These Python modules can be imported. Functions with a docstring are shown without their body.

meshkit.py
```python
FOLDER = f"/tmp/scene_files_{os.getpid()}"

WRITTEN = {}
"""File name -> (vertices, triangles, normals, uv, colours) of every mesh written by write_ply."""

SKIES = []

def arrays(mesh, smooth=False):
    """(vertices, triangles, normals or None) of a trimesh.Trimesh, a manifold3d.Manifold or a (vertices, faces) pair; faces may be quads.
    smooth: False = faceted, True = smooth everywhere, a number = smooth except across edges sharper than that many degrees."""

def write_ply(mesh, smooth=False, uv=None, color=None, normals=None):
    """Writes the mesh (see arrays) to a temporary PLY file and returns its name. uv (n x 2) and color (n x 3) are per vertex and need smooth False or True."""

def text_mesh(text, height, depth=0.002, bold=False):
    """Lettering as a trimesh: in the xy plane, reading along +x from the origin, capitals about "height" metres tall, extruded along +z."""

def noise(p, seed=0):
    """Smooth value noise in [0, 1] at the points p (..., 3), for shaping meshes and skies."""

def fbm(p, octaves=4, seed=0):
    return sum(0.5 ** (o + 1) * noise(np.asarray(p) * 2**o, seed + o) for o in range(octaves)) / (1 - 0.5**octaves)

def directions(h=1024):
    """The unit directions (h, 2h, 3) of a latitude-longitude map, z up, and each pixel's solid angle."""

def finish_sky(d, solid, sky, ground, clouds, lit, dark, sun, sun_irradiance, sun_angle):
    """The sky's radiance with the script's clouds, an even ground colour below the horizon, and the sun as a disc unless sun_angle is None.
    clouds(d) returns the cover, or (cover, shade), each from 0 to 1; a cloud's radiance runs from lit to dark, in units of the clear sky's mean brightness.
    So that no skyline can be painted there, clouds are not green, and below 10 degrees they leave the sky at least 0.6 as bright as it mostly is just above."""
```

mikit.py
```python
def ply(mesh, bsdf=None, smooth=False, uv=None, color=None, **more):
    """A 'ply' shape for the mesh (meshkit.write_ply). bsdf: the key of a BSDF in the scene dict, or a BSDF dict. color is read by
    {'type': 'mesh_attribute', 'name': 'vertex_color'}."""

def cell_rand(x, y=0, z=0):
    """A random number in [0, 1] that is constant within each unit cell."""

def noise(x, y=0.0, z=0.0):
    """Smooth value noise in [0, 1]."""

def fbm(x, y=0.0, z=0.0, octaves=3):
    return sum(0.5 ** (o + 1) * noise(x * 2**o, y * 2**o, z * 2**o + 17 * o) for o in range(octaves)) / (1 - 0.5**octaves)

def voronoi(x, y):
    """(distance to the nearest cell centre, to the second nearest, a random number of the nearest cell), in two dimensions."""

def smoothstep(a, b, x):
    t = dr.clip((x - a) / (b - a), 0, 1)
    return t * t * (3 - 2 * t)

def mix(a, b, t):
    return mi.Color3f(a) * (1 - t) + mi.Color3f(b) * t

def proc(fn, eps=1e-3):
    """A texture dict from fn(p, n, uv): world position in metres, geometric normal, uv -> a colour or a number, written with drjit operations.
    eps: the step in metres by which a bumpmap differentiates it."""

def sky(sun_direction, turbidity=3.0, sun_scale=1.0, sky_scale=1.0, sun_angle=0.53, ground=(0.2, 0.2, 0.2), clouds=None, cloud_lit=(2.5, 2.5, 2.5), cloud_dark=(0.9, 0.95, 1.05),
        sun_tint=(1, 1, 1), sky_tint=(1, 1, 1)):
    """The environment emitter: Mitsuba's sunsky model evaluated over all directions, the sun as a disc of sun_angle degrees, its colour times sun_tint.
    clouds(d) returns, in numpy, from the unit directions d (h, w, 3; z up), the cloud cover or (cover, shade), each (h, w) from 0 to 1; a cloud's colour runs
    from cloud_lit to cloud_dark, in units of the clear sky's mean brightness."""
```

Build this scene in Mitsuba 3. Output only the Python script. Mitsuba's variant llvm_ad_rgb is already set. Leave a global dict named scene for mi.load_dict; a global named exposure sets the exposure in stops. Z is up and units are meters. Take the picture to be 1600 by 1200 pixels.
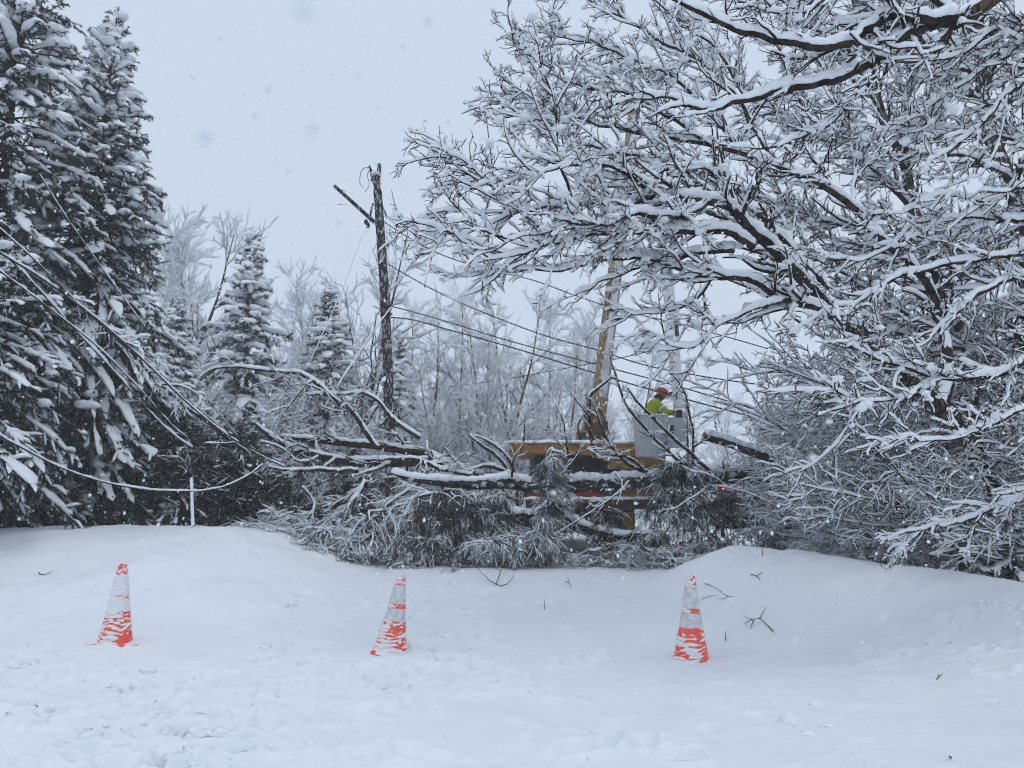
import math, numpy as np, trimesh, manifold3d as m3, mitsuba as mi, drjit as dr, mikit, meshkit
from scipy.interpolate import PchipInterpolator
from scipy.ndimage import gaussian_filter
T4 = mi.ScalarTransform4f
scene, labels = {}, {}

# ------------------------------------------------------------------ camera, sky, exposure, air
F, CX, CY, HOR = 1208.0, 800.0, 600.0, 790.0          # focal length etc. in pixels of the 1600 x 1200 photograph
EYE = np.array([0.0, 0.0, 1.6])
PITCH = math.atan((HOR - CY) / F)
scene['camera'] = {
    'type': 'thinlens', 'fov': math.degrees(2 * math.atan(CX / F)), 'fov_axis': 'x', 'aperture_radius': 0.002, 'focus_distance': 12.0,
    'near_clip': 0.05, 'far_clip': 2000.0,
    'to_world': T4().look_at(origin=EYE.tolist(), target=[0, math.cos(PITCH), 1.6 + math.sin(PITCH)], up=[0, 0, 1]),
    'medium': {'type': 'ref', 'id': 'snow_air'}}
scene['sky'] = mikit.sky([0.25, -0.4, 0.85], turbidity=4, sun_scale=0.12, sun_angle=25, ground=(0.62, 0.66, 0.72), clouds=lambda d: 1.0,
                         cloud_lit=(1.32, 1.525, 1.84), cloud_dark=(1.2, 1.4, 1.7), sun_tint=(0.9, 1.0, 1.15))
exposure = 1.66
SIGMA = 0.0026
scene['snow_air'] = {'type': 'homogeneous', 'albedo': 0.96, 'sigma_t': SIGMA}
scene['haze'] = {'type': 'cube', 'to_world': T4().translate([0, 90, 22]).scale([230, 150, 26]), 'bsdf': {'type': 'null'},
                 'interior': {'type': 'ref', 'id': 'snow_air'}}
labels['haze'] = {'kind': 'stuff', 'label': 'pale veil of snowy air over the whole road'}

def at(px, py, Y):
    """the point at depth Y (metres ahead of the camera) that stands at this place of the photograph"""
    a, b = (px - CX) / F, -(py - CY) / F
    c, s = math.cos(PITCH), math.sin(PITCH)
    d = np.array([a, c - s * b, s + c * b])
    return EYE + d * (Y / d[1])

# ------------------------------------------------------------------ helpers
def rs(seed): return np.random.default_rng(seed)
def unit(v): return v / np.maximum(np.linalg.norm(v, axis=-1, keepdims=True), 1e-9)
def sstep(a, b, x):
    t = np.clip((x - a) / (b - a), 0, 1); return t * t * (3 - 2 * t)
used = {}
def key(name, parent=None):
    full = name if parent is None else parent + '__' + name
    n = used.get(full, 0); used[full] = n + 1
    return full if n == 0 else f'{full}_{n:03d}'
def thing(name, label, cat, group=None):
    k = key(name); labels[k] = {'label': label, 'category': cat}
    if group: labels[k]['group'] = group
    return k
def obj(name, mesh, mat, parent=None, smooth=False, kind=None, label=None, to_world=None, **more):
    k = key(name, parent)
    scene[k] = mikit.ply(mesh, mat, smooth=smooth, **more)
    if to_world is not None: scene[k]['to_world'] = to_world
    if kind: labels.setdefault(k, {})['kind'] = kind
    if label: labels.setdefault(k, {})['label'] = label
    return k
def single(name, mesh, mat, label, cat, group=None, smooth=False):
    k = thing(name, label, cat, group); scene[k] = mikit.ply(mesh, mat, smooth=smooth); return k
def cat(*ms):
    """join (V, F) pairs or trimeshes"""
    V, Fs, o = [], [], 0
    for m in ms:
        v, f = (m if isinstance(m, tuple) else (np.array(m.vertices), np.array(m.faces)))
        if f.shape[1] == 4: f = np.vstack([f[:, [0, 1, 2]], f[:, [0, 2, 3]]])
        V.append(v); Fs.append(f + o); o += len(v)
    return np.vstack(V), np.vstack(Fs)

def resample(pts, n):
    """smooth polyline (px, py, d, r) or (x, y, z, r) -> n rows, evenly spaced"""
    p = np.asarray(pts, float)
    s = np.r_[0, np.cumsum(np.linalg.norm(np.diff(p[:, :3], axis=0), axis=1))]
    return PchipInterpolator(s, p)(np.linspace(0, s[-1], n))
def pl(pts, n=None, wob=0.0, seed=0):
    """polyline given as (px, py, depth, radius) -> points (n, 3), radii (n)"""
    w = np.array([[*at(a, b, d), r] for a, b, d, r in pts])
    L = np.linalg.norm(np.diff(w[:, :3], axis=0), axis=1).sum()
    q = resample(w, n or max(6, int(L / 0.12)))
    P = q[:, :3].copy()
    if wob:
        g = rs(seed); P += wob * (np.stack([meshkit.noise(P * 2.3 + g.uniform(0, 90, 3), k) for k in range(3)], -1) - .5)
        P += wob * .5 * (np.stack([meshkit.noise(P * 6.1 + g.uniform(0, 90, 3), k + 5) for k in range(3)], -1) - .5)
    return P, q[:, 3]

def frames(C):
    t = np.gradient(C, axis=1); t = unit(t)
    a = np.cross(t, [0, 0, 1.0]); n = np.linalg.norm(a, axis=-1, keepdims=True)
    a = np.where(n > 0.12, a / np.maximum(n, 1e-9), unit(np.cross(t, [0.3, 1.0, 0.1])))
    return t, a, np.cross(a, t)
def skin(ring_pts):
    """(n, K, s, 3) rings -> V, F"""
    n, K, s, _ = ring_pts.shape
    i, k, j = np.meshgrid(np.arange(n), np.arange(K - 1), np.arange(s), indexing='ij')
    b = i * K * s; j2 = (j + 1) % s
    q = np.stack([b + k * s + j, b + k * s + j2, b + (k + 1) * s + j2, b + (k + 1) * s + j], -1).reshape(-1, 4)
    return ring_pts.reshape(-1, 3), np.vstack([q[:, [0, 1, 2]], q[:, [0, 2, 3]]])
def tubes(C, R, sides=3, rough=0.0, seed=0):
    """curves C (n, K, 3) with radii R (n, K) -> V, F"""
    if C.ndim == 2: C, R = C[None], R[None]
    t, a, b = frames(C)
    th = np.arange(sides) * 2 * np.pi / sides + .3
    rr = R[..., None] * np.ones(sides)
    if rough:
        p = C[:, :, None] + (np.cos(th)[:, None] * a[:, :, None] + np.sin(th)[:, None] * b[:, :, None]) * rr[..., None]
        rr = rr * (1 + rough * (meshkit.fbm(p * 9, 3, seed) - .5) * 2)
    return skin(C[:, :, None] + rr[..., None] * (np.cos(th)[:, None] * a[:, :, None] + np.sin(th)[:, None] * b[:, :, None]))
def refine(C, R, m):
    if m == 1: return C, R
    K = C.shape[1]; x = np.linspace(0, K - 1, (K - 1) * m + 1); i = np.minimum(x.astype(int), K - 2); f = (x - i)
    return C[:, i] * (1 - f)[:, None] + C[:, i + 1] * f[:, None], R[:, i] * (1 - f) + R[:, i + 1] * f
def snow_on(C, R, base, kr=1.0, m=2, sides=5, cover=0.8, lump=0.6, fr=8.0, seed=0, flat=0.75, lo=0.12, wk=0.72):
    """snow lying along the upper side of curves: lumpy, broken, thinner where they are steep"""
    if C.ndim == 2: C, R = C[None], R[None]
    C, R = refine(C, R, m)
    t, a, b = frames(C)
    h = lo + (1 - lo) * np.sqrt(np.clip(1 - t[..., 2] ** 2, 0, 1)) ** 1.5
    n1 = meshkit.noise(C * fr + seed * 3.1, seed); n2 = meshkit.noise(C * fr * 0.37 + seed, seed + 9)
    cov = sstep(1 - cover - .12, 1 - cover + .12, n2 * .8 + n1 * .2)
    s = (base + kr * R) * h * (1 - lump + 2 * lump * n1) * cov
    s[:, 0] *= .5; s[:, -1] *= .45
    hid = s < 0.003
    w = np.where(hid, R * .3, R * .62 + s * wk); hh = np.where(hid, R * .3, s * flat + R * .2)
    c = C + b * np.where(hid, 0, hh + R * .15)[..., None]
    w[:, 0] *= .2; w[:, -1] *= .2; hh[:, 0] *= .2; hh[:, -1] *= .2
    th = np.arange(sides) * 2 * np.pi / sides + np.pi / 2
    o = np.cos(th)[:, None] * (w[..., None] * a)[:, :, None] + np.sin(th)[:, None] * (hh[..., None] * b)[:, :, None]
    if sides > 4: o = o * (1 + .7 * (meshkit.noise((c[:, :, None] + o) * fr * 4.3, seed + 4) - .5))[..., None] * np.where(hid, .6, 1)[..., None, None]
    return skin(c[:, :, None] + o)
_ico = {k: trimesh.creation.icosphere(subdivisions=k) for k in (0, 1, 2)}
def blobs(P, S, seed=0, sub=1, amp=0.45, fr=2.2):
    """lumps at P (n, 3) with half-sizes S (n, 3), each its own shape"""
    g = rs(seed); b = np.array(_ico[sub].vertices); f = np.array(_ico[sub].faces); n = len(P)
    ang = g.uniform(0, 2 * np.pi, n); off = g.uniform(0, 99, (n, 3))
    d = 1 + amp * (meshkit.noise(b[None] * fr + off[:, None], seed) * 2 - 1)
    v = b[None] * d[..., None] * S[:, None]
    c, s = np.cos(ang)[:, None], np.sin(ang)[:, None]
    v = np.stack([v[..., 0] * c - v[..., 1] * s, v[..., 0] * s + v[..., 1] * c, v[..., 2]], -1) + P[:, None]
    return v.reshape(-1, 3), (f[None] + np.arange(n)[:, None, None] * len(b)).reshape(-1, 3)
def sample(C, R, n, g, lo=0.0, hi=1.0, weight=None):
    """n random places on the curves: points, tangents, radii, curve indices, parameters"""
    L = np.linalg.norm(np.diff(C, axis=1), axis=-1).sum(1)
    w = L if weight is None else L * weight
    i = g.choice(len(C), n, p=w / w.sum()); t = g.uniform(lo, hi, n)
    K = C.shape[1]; x = t * (K - 1); k = np.minimum(x.astype(int), K - 2); f = (x - k)
    return (C[i, k] * (1 - f)[:, None] + C[i, k + 1] * f[:, None], unit(C[i, k + 1] - C[i, k]), R[i, k] * (1 - f) + R[i, k + 1] * f, i, t)
def shoots(p, d, L, r0, g, K=6, wig=0.25, up=0.0, tip=0.35):
    """curves that start at p along d, wander, and bend up (or down) by 'up'"""
    n = len(p); C = np.zeros((n, K, 3)); C[:, 0] = p; d = unit(d).copy()
    for k in range(1, K):
        d = unit(d + g.normal(0, wig, (n, 3)) + np.array([0, 0, 1.0]) * (up if np.ndim(up) == 0 else up[:, None]) / K)
        C[:, k] = C[:, k - 1] + d * (L / (K - 1))[:, None]
    return C, r0[:, None] * np.linspace(1, tip, K)[None]
def side_shoots(C, R, n, g, lo, hi, Llo, Lhi, ang=(35, 65), taper=0.6, K=6, wig=0.2, up=0.0, rk=0.55, rmin=0.003, flat=1.0, weight=None, tip=0.35, lift=0.0):
    """side branches of curves; flat < 1 keeps them near the level plane"""
    p, t, r, i, u = sample(C, R, n, g, lo, hi, weight)
    b = g.normal(0, 1, (n, 3)); b[:, 2] *= flat; b[:, 2] += lift; b = unit(b - t * (b * t).sum(-1, keepdims=True))
    a = np.radians(g.uniform(*ang, n))[:, None]
    L = g.uniform(Llo, Lhi, n) * (1 - taper * u)
    return shoots(p, np.cos(a) * t + np.sin(a) * b, L, np.maximum(r * rk, rmin), g, K, wig, up, tip)
def spikes(C, per, length, width, g, lo=0.0, spread=0.9, fwd=0.6):
    """needles: thin triangles standing off curves"""
    n = len(C); p, t, r, i, u = sample(C, np.ones(C.shape[:2]), n * per, g, lo, 1.0)
    m = len(p); d = unit(t * fwd + spread * unit(g.normal(0, 1, (m, 3)))); s = unit(np.cross(d, g.normal(0, 1, (m, 3))))
    Ln = length * g.uniform(.6, 1.25, (m, 1))
    v = np.stack([p - s * width / 2 - d * .004, p + s * width / 2 - d * .004, p + d * Ln], 1).reshape(-1, 3)
    return v, np.arange(3 * m).reshape(-1, 3)
def stack(*cr):
    """curve sets of the same K"""
    return np.concatenate([c for c, _ in cr]), np.concatenate([r for _, r in cr])
def place(x, y, z, rot=0.0, s=1.0, tilt=None):
    m = T4().translate([float(x), float(y), float(z)])
    if tilt: m = m @ T4().rotate([tilt[0], tilt[1], 0], tilt[2])
    return m @ T4().rotate([0, 0, 1], float(rot)) @ T4().scale(float(s) if np.ndim(s) == 0 else [float(q) for q in s])
def box(cx, cy, cz, sx, sy, sz, bev=0.015):
    """box with chamfered edges"""
    b = min(bev, .45 * min(sx, sy, sz)); h = np.array([sx, sy, sz]) / 2
    pts = [[x * (h[0] - (0 if k == 0 else b)), y * (h[1] - (0 if k == 1 else b)), z * (h[2] - (0 if k == 2 else b))]
           for x in (-1, 1) for y in (-1, 1) for z in (-1, 1) for k in range(3)]
    m = trimesh.Trimesh(pts).convex_hull; m.apply_translation([cx, cy, cz]); return m
def hull(pts): return trimesh.Trimesh(np.asarray(pts, float)).convex_hull
def rod(p, q, r, r2=None, sides=12):
    p, q = np.asarray(p, float), np.asarray(q, float); d = unit(q - p); a = unit(np.cross(d, [.3, .2, .9] if abs(d[2]) < .95 else [1, 0, 0])); b = np.cross(d, a)
    th = np.arange(sides) * 2 * np.pi / sides; ring = np.cos(th)[:, None] * a + np.sin(th)[:, None] * b
    return hull(np.vstack([p + ring * r, q + ring * (r if r2 is None else r2)]))

# ------------------------------------------------------------------ materials
def two(b): return {'type': 'twosided', 'b': b}
def rgbd(c): return {'type': 'rgb', 'value': list(c)}
def diff(fn): return two({'type': 'diffuse', 'reflectance': mikit.proc(fn) if callable(fn) else rgbd(fn)})
def rough(fn, a=0.35, spec=0.4, metal=0.0):
    return two({'type': 'principled', 'base_color': mikit.proc(fn) if callable(fn) else rgbd(fn), 'roughness': a, 'specular': spec, 'metallic': metal})
def f_snow(p, n, uv): return mikit.mix((0.83, 0.865, 0.90), (0.90, 0.92, 0.945), mikit.fbm(p.x * 1.7, p.y * 1.7, p.z * 1.7, 2))
def f_grain(p, n, uv): return mikit.fbm(p.x * 14, p.y * 14, p.z * 14, 3) * 0.6 + mikit.noise(p.x * 70, p.y * 70, p.z * 70) * 0.16
def f_bark(p, n, uv):
    v = mikit.fbm(p.x * 16, p.y * 16, p.z * 7, 3)
    return mikit.mix((0.016, 0.013, 0.014), (0.062, 0.048, 0.042), mikit.smoothstep(.3, .75, v))
def f_trunk(p, n, uv):
    v = mikit.noise(p.x * 34 + p.z * 5, p.y * 34, p.z * 5) * .65 + mikit.fbm(p.x * 11, p.y * 11, p.z * 6, 3) * .35
    c = mikit.mix((0.022, 0.018, 0.016), (0.12, 0.088, 0.066), mikit.smoothstep(.35, .72, v))
    lich = mikit.smoothstep(.62, .72, mikit.fbm(p.x * 4 + 9, p.y * 4, p.z * 4, 3))
    return mikit.mix(c, (0.13, 0.15, 0.12), lich * .5)
def f_trunk_h(p, n, uv): return mikit.noise(p.x * 34 + p.z * 5, p.y * 34, p.z * 5)
def f_needle(p, n, uv):
    v = mikit.fbm(p.x * 3, p.y * 3, p.z * 3, 2); w = mikit.noise(p.x * 23, p.y * 23, p.z * 23)
    return mikit.mix(mikit.mix((0.013, 0.020, 0.019), (0.032, 0.042, 0.032), v), (0.07, 0.08, 0.07), w * .4)
def f_frost(p, n, uv):
    v = mikit.fbm(p.x * 2.5, p.y * 2.5, p.z * 2.5, 3); w = mikit.noise(p.x * 40, p.y * 40, p.z * 40)
    c = mikit.mix((0.026, 0.033, 0.030), (0.10, 0.112, 0.104), v)
    return mikit.mix(c, (0.62, 0.65, 0.68), mikit.smoothstep(.56, .82, w * .6 + v * .4))
def f_pole(p, n, uv):
    v = mikit.fbm(p.x * 20, p.y * 20, p.z * 1.6, 3)
    c = mikit.mix((0.016, 0.015, 0.015), (0.058, 0.051, 0.048), v)
    plaster = mikit.smoothstep(.53, .61, mikit.fbm(p.x * 22 + 3, p.y * 22, p.z * 7, 4))
    return mikit.mix(c, (0.55, 0.57, 0.61), plaster * .6)
scene['snow'] = diff(f_snow)
scene['thin_crust'] = two({'type': 'diffuse', 'reflectance': {'type': 'mesh_attribute', 'name': 'vertex_color'}})
scene['ground_snow'] = two({'type': 'bumpmap', 'arbitrary': mikit.proc(f_grain, 4e-3), 'scale': 0.012, 'bsdf': {'type': 'diffuse', 'reflectance': mikit.proc(f_snow)}})
scene['bark'] = diff(f_bark)
scene['trunk_bark'] = two({'type': 'bumpmap', 'arbitrary': mikit.proc(f_trunk_h, 3e-3), 'scale': 0.02, 'bsdf': {'type': 'diffuse', 'reflectance': mikit.proc(f_trunk)}})
def f_wet(p, n, uv):
    v = mikit.noise(p.x * 9, p.y * 30, p.z * 30) * .5 + mikit.fbm(p.x * 13, p.y * 13, p.z * 13, 3) * .5
    c = mikit.mix((0.014, 0.013, 0.013), (0.070, 0.060, 0.053), mikit.smoothstep(.3, .75, v))
    return mikit.mix(c, (0.62, 0.65, 0.69), mikit.smoothstep(.60, .70, mikit.fbm(p.x * 9 + 5, p.y * 9, p.z * 9, 4)) * .8)
scene['wet_bark'] = two({'type': 'bumpmap', 'arbitrary': mikit.proc(f_grain, 4e-3), 'scale': 0.03, 'bsdf': {'type': 'diffuse', 'reflectance': mikit.proc(f_wet)}})
scene['needles'] = diff(f_needle)
scene['frosted_needles'] = diff(f_frost)
scene['pole_wood'] = diff(f_pole)
# ------------------------------------------------------------------ the ground: snowed road, ploughed banks, far slope
_fp = rs(5)
_prints = np.vstack([
    np.stack([_fp.uniform(-4.6, -.4, 120), _fp.uniform(4.4, 8.6, 120), _fp.uniform(.06, .13, 120), _fp.uniform(.10, .24, 120), _fp.uniform(0, 3.1, 120), _fp.uniform(.02, .05, 120)], 1),
    np.stack([_fp.uniform(-6, .8, 60), _fp.uniform(7.5, 13, 60), _fp.uniform(.06, .12, 60), _fp.uniform(.10, .2, 60), _fp.uniform(0, 3.1, 60), _fp.uniform(.015, .035, 60)], 1),
    np.stack([_fp.uniform(-1, 5.5, 46), _fp.uniform(4.2, 9.5, 46), _fp.uniform(.05, .09, 46), _fp.uniform(.08, .15, 46), _fp.uniform(0, 3.1, 46), _fp.uniform(.01, .028, 46)], 1)])
# the trampled spots in front of the cones
for _cx, _cy, _n, _s in ((-2.05, 5.7, 26, .24), (-2.9, 6.6, 22, .5), (-1.9, 7.1, 18, .35), (-2.3, 5.0, 18, .25), (-.2, 7.4, 9, .25), (.9, 8.7, 7, .3), (-3.2, 5.1, 12, .25), (.6, 5.4, 8, .3), (-5.2, 8.2, 12, .5), (4.9, 8.2, 18, .5), (-1.2, 10.5, 16, .8)):
    _prints = np.vstack([_prints, np.stack([_fp.normal(_cx, _s, _n), _fp.normal(_cy, _s, _n), _fp.uniform(.05, .1, _n), _fp.uniform(.06, .16, _n), _fp.uniform(0, 3.1, _n), _fp.uniform(.05, .12, _n)], 1)])
def seg_dist(x, y, a, b):
    ab = np.subtract(b, a); t = np.clip(((x - a[0]) * ab[0] + (y - a[1]) * ab[1]) / (ab @ ab), 0, 1)
    dx, dy = x - a[0] - t * ab[0], y - a[1] - t * ab[1]
    side = (ab[0] * (y - a[1]) - ab[1] * (x - a[0])) / np.linalg.norm(ab)
    return np.hypot(dx, dy), side, t
def ground_z(x, y, fine=True):
    x, y = np.asarray(x, float), np.asarray(y, float)
    p = np.stack([x, y, x * 0], -1)
    z = .50 * sstep(8.6, 15.6, y)
    wob = (meshkit.fbm(p * .9, 3, 3) - .5)
    # the left bank: a long ploughed ridge
    lx = sstep(2.3, 5.4, -x + .5 * wob) ; ly = sstep(9.3, 14.2, y + 1.2 * wob)
    z = z + lx * ly * (.70 + .10 * wob + .04 * sstep(7, 4.4, -x)) * (1 - .45 * sstep(15, 19, y))
    # the right bank: a ridge that comes towards the viewer
    for a, b, ha, hb in (((3.75, 12.9), (5.4, 10.6), .72, .74), ((5.4, 10.6), (6.3, 8.6), .74, .66), ((6.3, 8.6), (7.6, 5.2), .66, .5)):
        d, side, t = seg_dist(x, y, a, b)
        front = np.where(side < 0, 1.0, 0.0)
        hgt = (ha + (hb - ha) * t) * (1 + .25 * wob)
        prof = np.where(front > 0, np.exp(-(d / 1.25) ** 2), .62 + .38 * np.exp(-(d / .8) ** 2))
        prof = np.where((front == 0) & (t <= 0), np.exp(-(d / 1.0) ** 2), prof)
        z = np.maximum(z, .0 + hgt * prof + (.50 * sstep(8.6, 15.6, y)) * .6)
    z = z + .10 * (meshkit.fbm(p * .55 + 7, 3, 1) - .5) * sstep(3, 7, np.abs(x) + 2) + .035 * (meshkit.fbm(p * 2.1, 3, 2) - .5)
    z = z + 7.0 * sstep(55, 150, y) + 10 * sstep(140, 320, y) + sstep(25, 90, np.abs(x)) * 3
    if fine:
        trod = .3 + .7 * sstep(1.2, -1.5, x + .2 * (y - 7)) * sstep(10.5, 8, y)
        z = z + .022 * (meshkit.fbm(p * 5.5, 3, 4) - .5) * trod + .010 * (meshkit.noise(p * 17, 6) - .5)
        clod = sstep(.72, .85, meshkit.noise(p * np.array([6.5, 8, 1]), 8)); z = z + .018 * clod * trod
    return z
def spaced(lo, hi, far_lo, far_hi, step):
    core = np.arange(lo, hi, step)
    def out(a, b):
        r, v, s = [], a, step
        while abs(v - a) < abs(b - a): s *= 1.17; v += s * np.sign(b - a); r.append(v)
        return r
    return np.r_[out(lo, far_lo)[::-1], core, out(hi, far_hi)]
_gx = spaced(-9.6, 8.6, -420, 420, .032)
_gy = spaced(8.6, 16.2, -40, 600, .040); _gy = np.unique(np.r_[_gy[_gy < 3.6], np.arange(3.6, 8.6, .024), _gy[_gy >= 8.6]])
_X, _Y = np.meshgrid(_gx, _gy, indexing='ij'); _Z = ground_z(_X, _Y)
for fx, fy, a, b, th, dep in _prints:
    i0, i1 = np.searchsorted(_gx, [fx - .6, fx + .6]); j0, j1 = np.searchsorted(_gy, [fy - .6, fy + .6])
    if i1 - i0 > 90 or j1 - j0 > 90 or i1 <= i0 or j1 <= j0: continue
    u, v = _X[i0:i1, j0:j1] - fx, _Y[i0:i1, j0:j1] - fy
    c, s = math.cos(th), math.sin(th); q = ((u * c + v * s) / b) ** 2 + ((v * c - u * s) / a) ** 2
    q = q * (1 + .9 * (meshkit.noise(np.stack([_X[i0:i1, j0:j1] * 11, _Y[i0:i1, j0:j1] * 11, 0 * u], -1), 3) - .5))
    dep *= 1.55; _Z[i0:i1, j0:j1] += -dep * np.exp(-q ** 1.5) + dep * .55 * np.exp(-((np.sqrt(q) - 1.35) / .33) ** 2)
_base = ground_z(_X, _Y); _Z = _base + .085 * np.tanh(gaussian_filter((_Z - _base), .9) / .085)
_nx, _ny = len(_gx), len(_gy)
_i, _j = np.meshgrid(np.arange(_nx - 1), np.arange(_ny - 1), indexing='ij'); _b = (_i * _ny + _j).ravel()
scene['ground'] = mikit.ply((np.stack([_X, _Y, _Z], -1).reshape(-1, 3), np.stack([_b, _b + _ny, _b + _ny + 1, _b + 1], 1)), 'ground_snow', smooth=True)
labels['ground'] = {'kind': 'structure', 'label': 'snow covered road and ploughed snow banks, trodden on the left'}
def gz(x, y): return float(ground_z(np.array([x]), np.array([y]))[0])
def on_ground(px, py, near=4.0, far=20.0):
    """where the line of sight through this place of the photograph meets the snow"""
    q = np.array([at(px, py, d) for d in np.linspace(near, far, 1600)])
    hit = np.nonzero(q[:, 2] <= ground_z(q[:, 0], q[:, 1]))[0]
    return q[hit[0] if len(hit) else -1]

# clods kicked up round the trodden spots
_q = []
for _px, _py, _n, _s in ((270, 1128, 60, 46), (165, 1158, 34, 30), (215, 1072, 36, 36), (60, 1110, 24, 50), (400, 1090, 20, 60), (300, 1180, 34, 40), (430, 1020, 14, 40), (600, 1075, 14, 24), (700, 1020, 10, 50), (1555, 945, 16, 26), (1250, 1130, 10, 60), (560, 940, 12, 60), (1500, 1010, 10, 60), (20, 1040, 16, 30)):
    for _ in range(_n): _q.append(on_ground(float(np.clip(_fp.normal(_px, _s), 2, 1598)), float(np.clip(_fp.normal(_py, _s * .22), 905, 1198))))
_q = np.array(_q); _sz = _fp.gamma(2.2, .011, (len(_q), 1)) + .006
scene['snow_clods'] = mikit.ply(blobs(_q + np.array([0, 0, .004]), _sz * _fp.uniform(.7, 1.4, (len(_q), 3)) * np.array([1, 1, .7]), 8, 1, .6, 1.6), 'snow', smooth=40)
labels['snow_clods'] = {'kind': 'stuff', 'label': 'small crumbs of kicked up snow on the trodden road'}

# ------------------------------------------------------------------ traffic cones
def f_orange(p, n, uv): return mikit.mix((0.78, 0.075, 0.048), (0.90, 0.16, 0.11), mikit.fbm(p.x * 12, p.y * 12, p.z * 12, 2))
def f_collar(p, n, uv):
    v = mikit.fbm(p.x * 25, p.y * 25, p.z * 18, 3)
    return mikit.mix((0.54, 0.54, 0.55), (0.68, 0.69, 0.71), mikit.smoothstep(.35, .65, v))
scene['cone_plastic'] = rough(f_orange, .45, .4)
scene['cone_collar'] = rough(f_collar, .5, .4)
def lathe(prof, n=72):
    prof = np.asarray(prof, float); th = np.arange(n) * 2 * np.pi / n
    v = np.stack([prof[:, None, 0] * np.cos(th), prof[:, None, 0] * np.sin(th), np.repeat(prof[:, 1:2], n, 1)], -1)
    return skin(v[None])
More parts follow.
